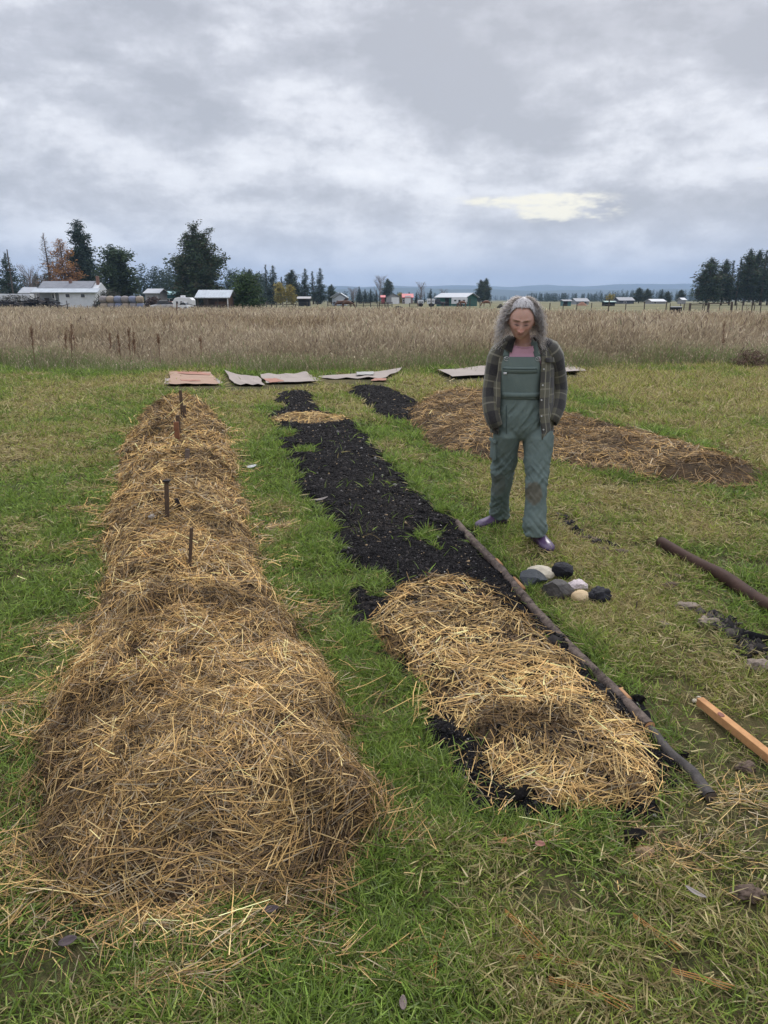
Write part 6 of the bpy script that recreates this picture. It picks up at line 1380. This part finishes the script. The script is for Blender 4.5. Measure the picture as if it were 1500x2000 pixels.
    for x_, y_ in ((1051, 717), (1048.5, 747), (1046, 775), (1046, 805), (1050, 831)):
        cx, hw, hd, Yc = JF(y_); p = tpt(JF, y_, math.asin((x_-cx)/hw), .016, 1.0); MB().tube([tuple(p), tuple(p+Vector((0, -.004, 0)))], .0052, 12).build('button', btn, jk, origin=O)
    cx, hw, hd, Yc = JF(702); rows = []; uvr = []
    for j in range(4):
        row = []; 
        for k in range(8): row.append(tpt(JF, 696+j*3.2-(1.2*abs(k-3.5)/3.5 if j == 3 else 0), math.asin(min(.95, (1055+k*2.5-cx)/hw)), .016+.003*(j == 3), 1.0))
        rows.append(row); uvr.append([(k*.01, .02*j) for k in range(8)])
    cloth('pocket_flap', rows, uvr, jk, .004, .002, 15)
    # --- boots
    bootm = mat('purple_rubber', (.075, .040, .10), .38, .15, 6, .0008, 30, spec=.5, coat=.3); sole = mat('boot_sole', (.02, .018, .022), .8)
    def boot(heel, toe, top):
        A_ = heel; fw = toe-heel; Lb = .255; fw.z = 0; fw = fw.normalized(); sd = Vector((fw.y, -fw.x, 0)); rows = []
        for f, w_, hh in ((0, .022, .070), (.04, .032, .085), (.14, .036, .10), (.28, .038, .105), (.42, .040, .095), (.56, .044, .078), (.70, .048, .066), (.84, .045, .056), (.94, .034, .044), (1.0, .014, .030)):
            row = []
            for k in range(18):
                a = 2*math.pi*k/18; zz = math.sin(a); row.append(tuple(A_+fw*Lb*f+sd*w_*math.cos(a)*(1 if zz < 0 else 1-.25*zz)+Vector((0, 0, .006+hh*.5+hh*.5*math.copysign(abs(zz)**.8, zz)))-O))
            rows.append(row)
        mb = MB(); mb.sheet(rows, close=True); mb.f.append(tuple(range(18))); mb.f.append(tuple(range(9*18+17, 9*18-1, -1))); ank = A_+fw*Lb*.24
        n0 = len(mb.v); shaft = [[tuple(ank+Vector((0, 0, zz))+fw*(.05 if zz < .1 else .045)*math.cos(6.283*k/18)+sd*.040*math.sin(6.283*k/18)-O) for k in range(18)] for zz in (.05, .10, .16, .22)]
        mb.sheet(shaft, close=True); mb.f.append(tuple(n0+i for i in range(18))); mb.f.append(tuple(n0+54+17-i for i in range(18)))
        o = mb.build('boot', bootm, root, smooth=True); remesh(o, .005, 5)
        mb = MB(); out = [(0, .022), (.12, .031), (.3, .033), (.55, .039), (.72, .045), (.88, .040), (.985, .016)]
        top_ = [A_+fw*Lb*f+sd*w_ for f, w_ in out]+[A_+fw*Lb*f-sd*w_ for f, w_ in reversed(out)]; n_ = len(top_)
        mb.add([tuple(p+Vector((0, 0, -.006))) for p in top_]+[tuple(p+Vector((0, 0, .016))) for p in top_], [tuple(range(n_-1, -1, -1)), tuple(range(n_, 2*n_))]+[(i, (i+1) % n_, (i+1) % n_+n_, i+n_) for i in range(n_)]); mb.build('sole', sole, o, origin=O)
        for s_ in (-1, 1):
            c_ = ank+sd*s_*.0405+Vector((0, 0, .115)); mb = MB(); mb.add([tuple(c_+fw*a_+Vector((0, 0, b_))+sd*s_*e_) for e_ in (0, .004) for a_, b_ in ((-.022, .05), (.022, .05), (.016, -.035), (-.016, -.035))], [(0, 1, 2, 3), (7, 6, 5, 4), (0, 4, 5, 1), (1, 5, 6, 2), (2, 6, 7, 3), (3, 7, 4, 0)]); mb.build('elastic_gusset', sole, o, origin=O)
    h1 = Vector((*at(988, 1026), O.z)); t1 = Vector((*at(926, 1033), O.z)); boot(h1, t1, None)
    h2 = Vector((*at(1042, 1058), O.z)); t2 = Vector((*at(1078, 1082), O.z)); boot(h2, t2, None)
    # --- hair
    rg = np.random.default_rng(77); S_ = []; C_ = []
    def hl(p): return HR@Vector(p)+HC-O
    def strand(pts, w, col): S_.append((pts, w)); C_.append(col)
    greys = [(.68, .66, .66), (.54, .515, .52), (.38, .36, .365), (.78, .76, .75), (.23, .20, .205)]
    outer = [(.70, .64, .57), (.58, .52, .47), (.80, .74, .67), (.42, .37, .34), (.26, .22, .21)]
    Rh = lambda th, ph, k=1.0: Vector((math.sin(ph)*math.sin(th)*.078*k, -math.sin(ph)*math.cos(th)*.094*k if math.cos(th) > 0 else -math.sin(ph)*math.cos(th)*.106*k, math.cos(ph)*.118*k))
    for i in range(1500):     # swept back from the hairline over the skull
        th = rg.uniform(-1.75, 1.75); hair0 = .70+.10*th*th+.85*max(0, abs(th)-.75); ph0 = min(1.85, hair0+rg.normal(0, .04)); st = rg.uniform(0, .55); pts = []
        for k in range(9):
            f = st+(1-st)*k/8; ph = ph0*(1-f)-.62*f; th_ = th*(1-.15*f); off = 1.035+.05*math.sin(f*math.pi)+.02*rg.random(); pts.append(hl(Rh(th_, abs(ph), off) if ph >= 0 else Rh(math.pi-th_*.6 if True else 0, -ph, off)))
        strand(pts, .0022, greys[rg.choice(5, p=[.33, .22, .12, .25, .08])])
    for i in range(2500):     # curly mass from crown, sides and back
        sidew = rg.random(); 
        if i < 620: th = rg.uniform(-2.6, 2.6)+math.pi; ph = rg.uniform(.05, .7)       # puff at the crown
        else: th = (1 if rg.random() < .53 else -1)*rg.uniform(1.25, 3.1); ph = rg.uniform(.5, 1.55)
        p = Rh(th, ph, 1.0); d = Vector((p.x/.078, p.y/.10, p.z/.118)).normalized(); pw = hl(p); dw = HR@d; side = 1 if pw.x > (HC-O).x else -1
        n = 18; Lh = rg.uniform(.06, .15) if i < 620 else rg.uniform(.11, .265); cur = Vector(pw); v = dw*(.8 if i >= 620 else .5)+Vector((side*(.05 if i >= 620 else .35), .3, .05 if i < 620 else -.25)); v.normalize(); pts = [cur.copy()]; wob = rg.uniform(.006, .018); fr_ = rg.uniform(2.5, 5.5); ph_ = rg.uniform(0, 6.28); ax = Vector(rg.normal(0, 1, 3)).normalized(); drift = Vector((side*rg.uniform(.0, .62), rg.uniform(-.08, .25), 0)); cy = rg.uniform(.7, 1.3)
        for k in range(1, n):
            f = k/n; v = (v+Vector((0, 0, -.36 if i >= 620 else -.26))*cy+drift*.16*(1-f)).normalized(); cur = cur+v*Lh/n
            q = cur-(HC-O)                                  # stay outside head
            lq = HR.transposed()@q; s_ = Vector((lq.x/.080, lq.y/.10, lq.z/.118)).length
            if s_ < 1.04 and lq.z > -.10: cur = cur+(q.normalized())*(.010)
            if cur.y < (HC-O).y-.035 and abs(cur.x-(HC-O).x) < .075: cur.y += .02
            e1 = v.cross(ax).normalized(); e2 = v.cross(e1); am = wob*min(1, f*3); pts.append(cur+e1*am*math.cos(ph_+f*fr_*6.283)+e2*am*math.sin(ph_+f*fr_*6.283))
        pal = outer if (i < 620 or rg.random() < .45) else greys; strand(pts, rg.uniform(.0014, .0030), pal[rg.choice(5, p=[.28, .26, .12, .2, .14])])
    VV = []; FF = {}; CC = []
    for (pts, w), c_ in zip(S_, C_):
        n = len(pts); b0 = len(VV); 
        for k, p in enumerate(pts):
            t = pts[min(k+1, n-1)]-pts[max(k-1, 0)]; rad = (p-(HC-O)); s = t.cross(rad); s = s.normalized() if s.length > 1e-9 else Vector((1, 0, 0)); ww = w*(1-.5*k/n)
            VV += [tuple(p-s*ww/2), tuple(p+s*ww/2)]; CC += [c_, c_]
        for k in range(n-1): FF.setdefault(4, []).append((b0+2*k, b0+2*k+1, b0+2*k+3, b0+2*k+2))
    hm = link('hair', np_mesh('hair', np.array(VV), np.array(FF[4]), np.array(CC), attr_mat('hair_strands', .55, .3, .4)), root)
    # scalp layer beneath the strands
    rows = []
    for ph in np.linspace(0.02, 1.0, 12):
        row = []
        for k in range(48):
            th = -math.pi+2*math.pi*k/48; lim = (.69+.10*th*th+.85*max(0, abs(th)-.75)) if abs(th) < 1.75 else 2.1; lim = min(lim, 2.1); row.append(tuple(hl(Rh(th, ph*lim, 1.025))))
        rows.append(row)
    MB().sheet(rows, close=True).build('scalp_hair', mat('grey_scalp_hair', (.36, .345, .35), .7, .35, 40), hm, smooth=True)
person()
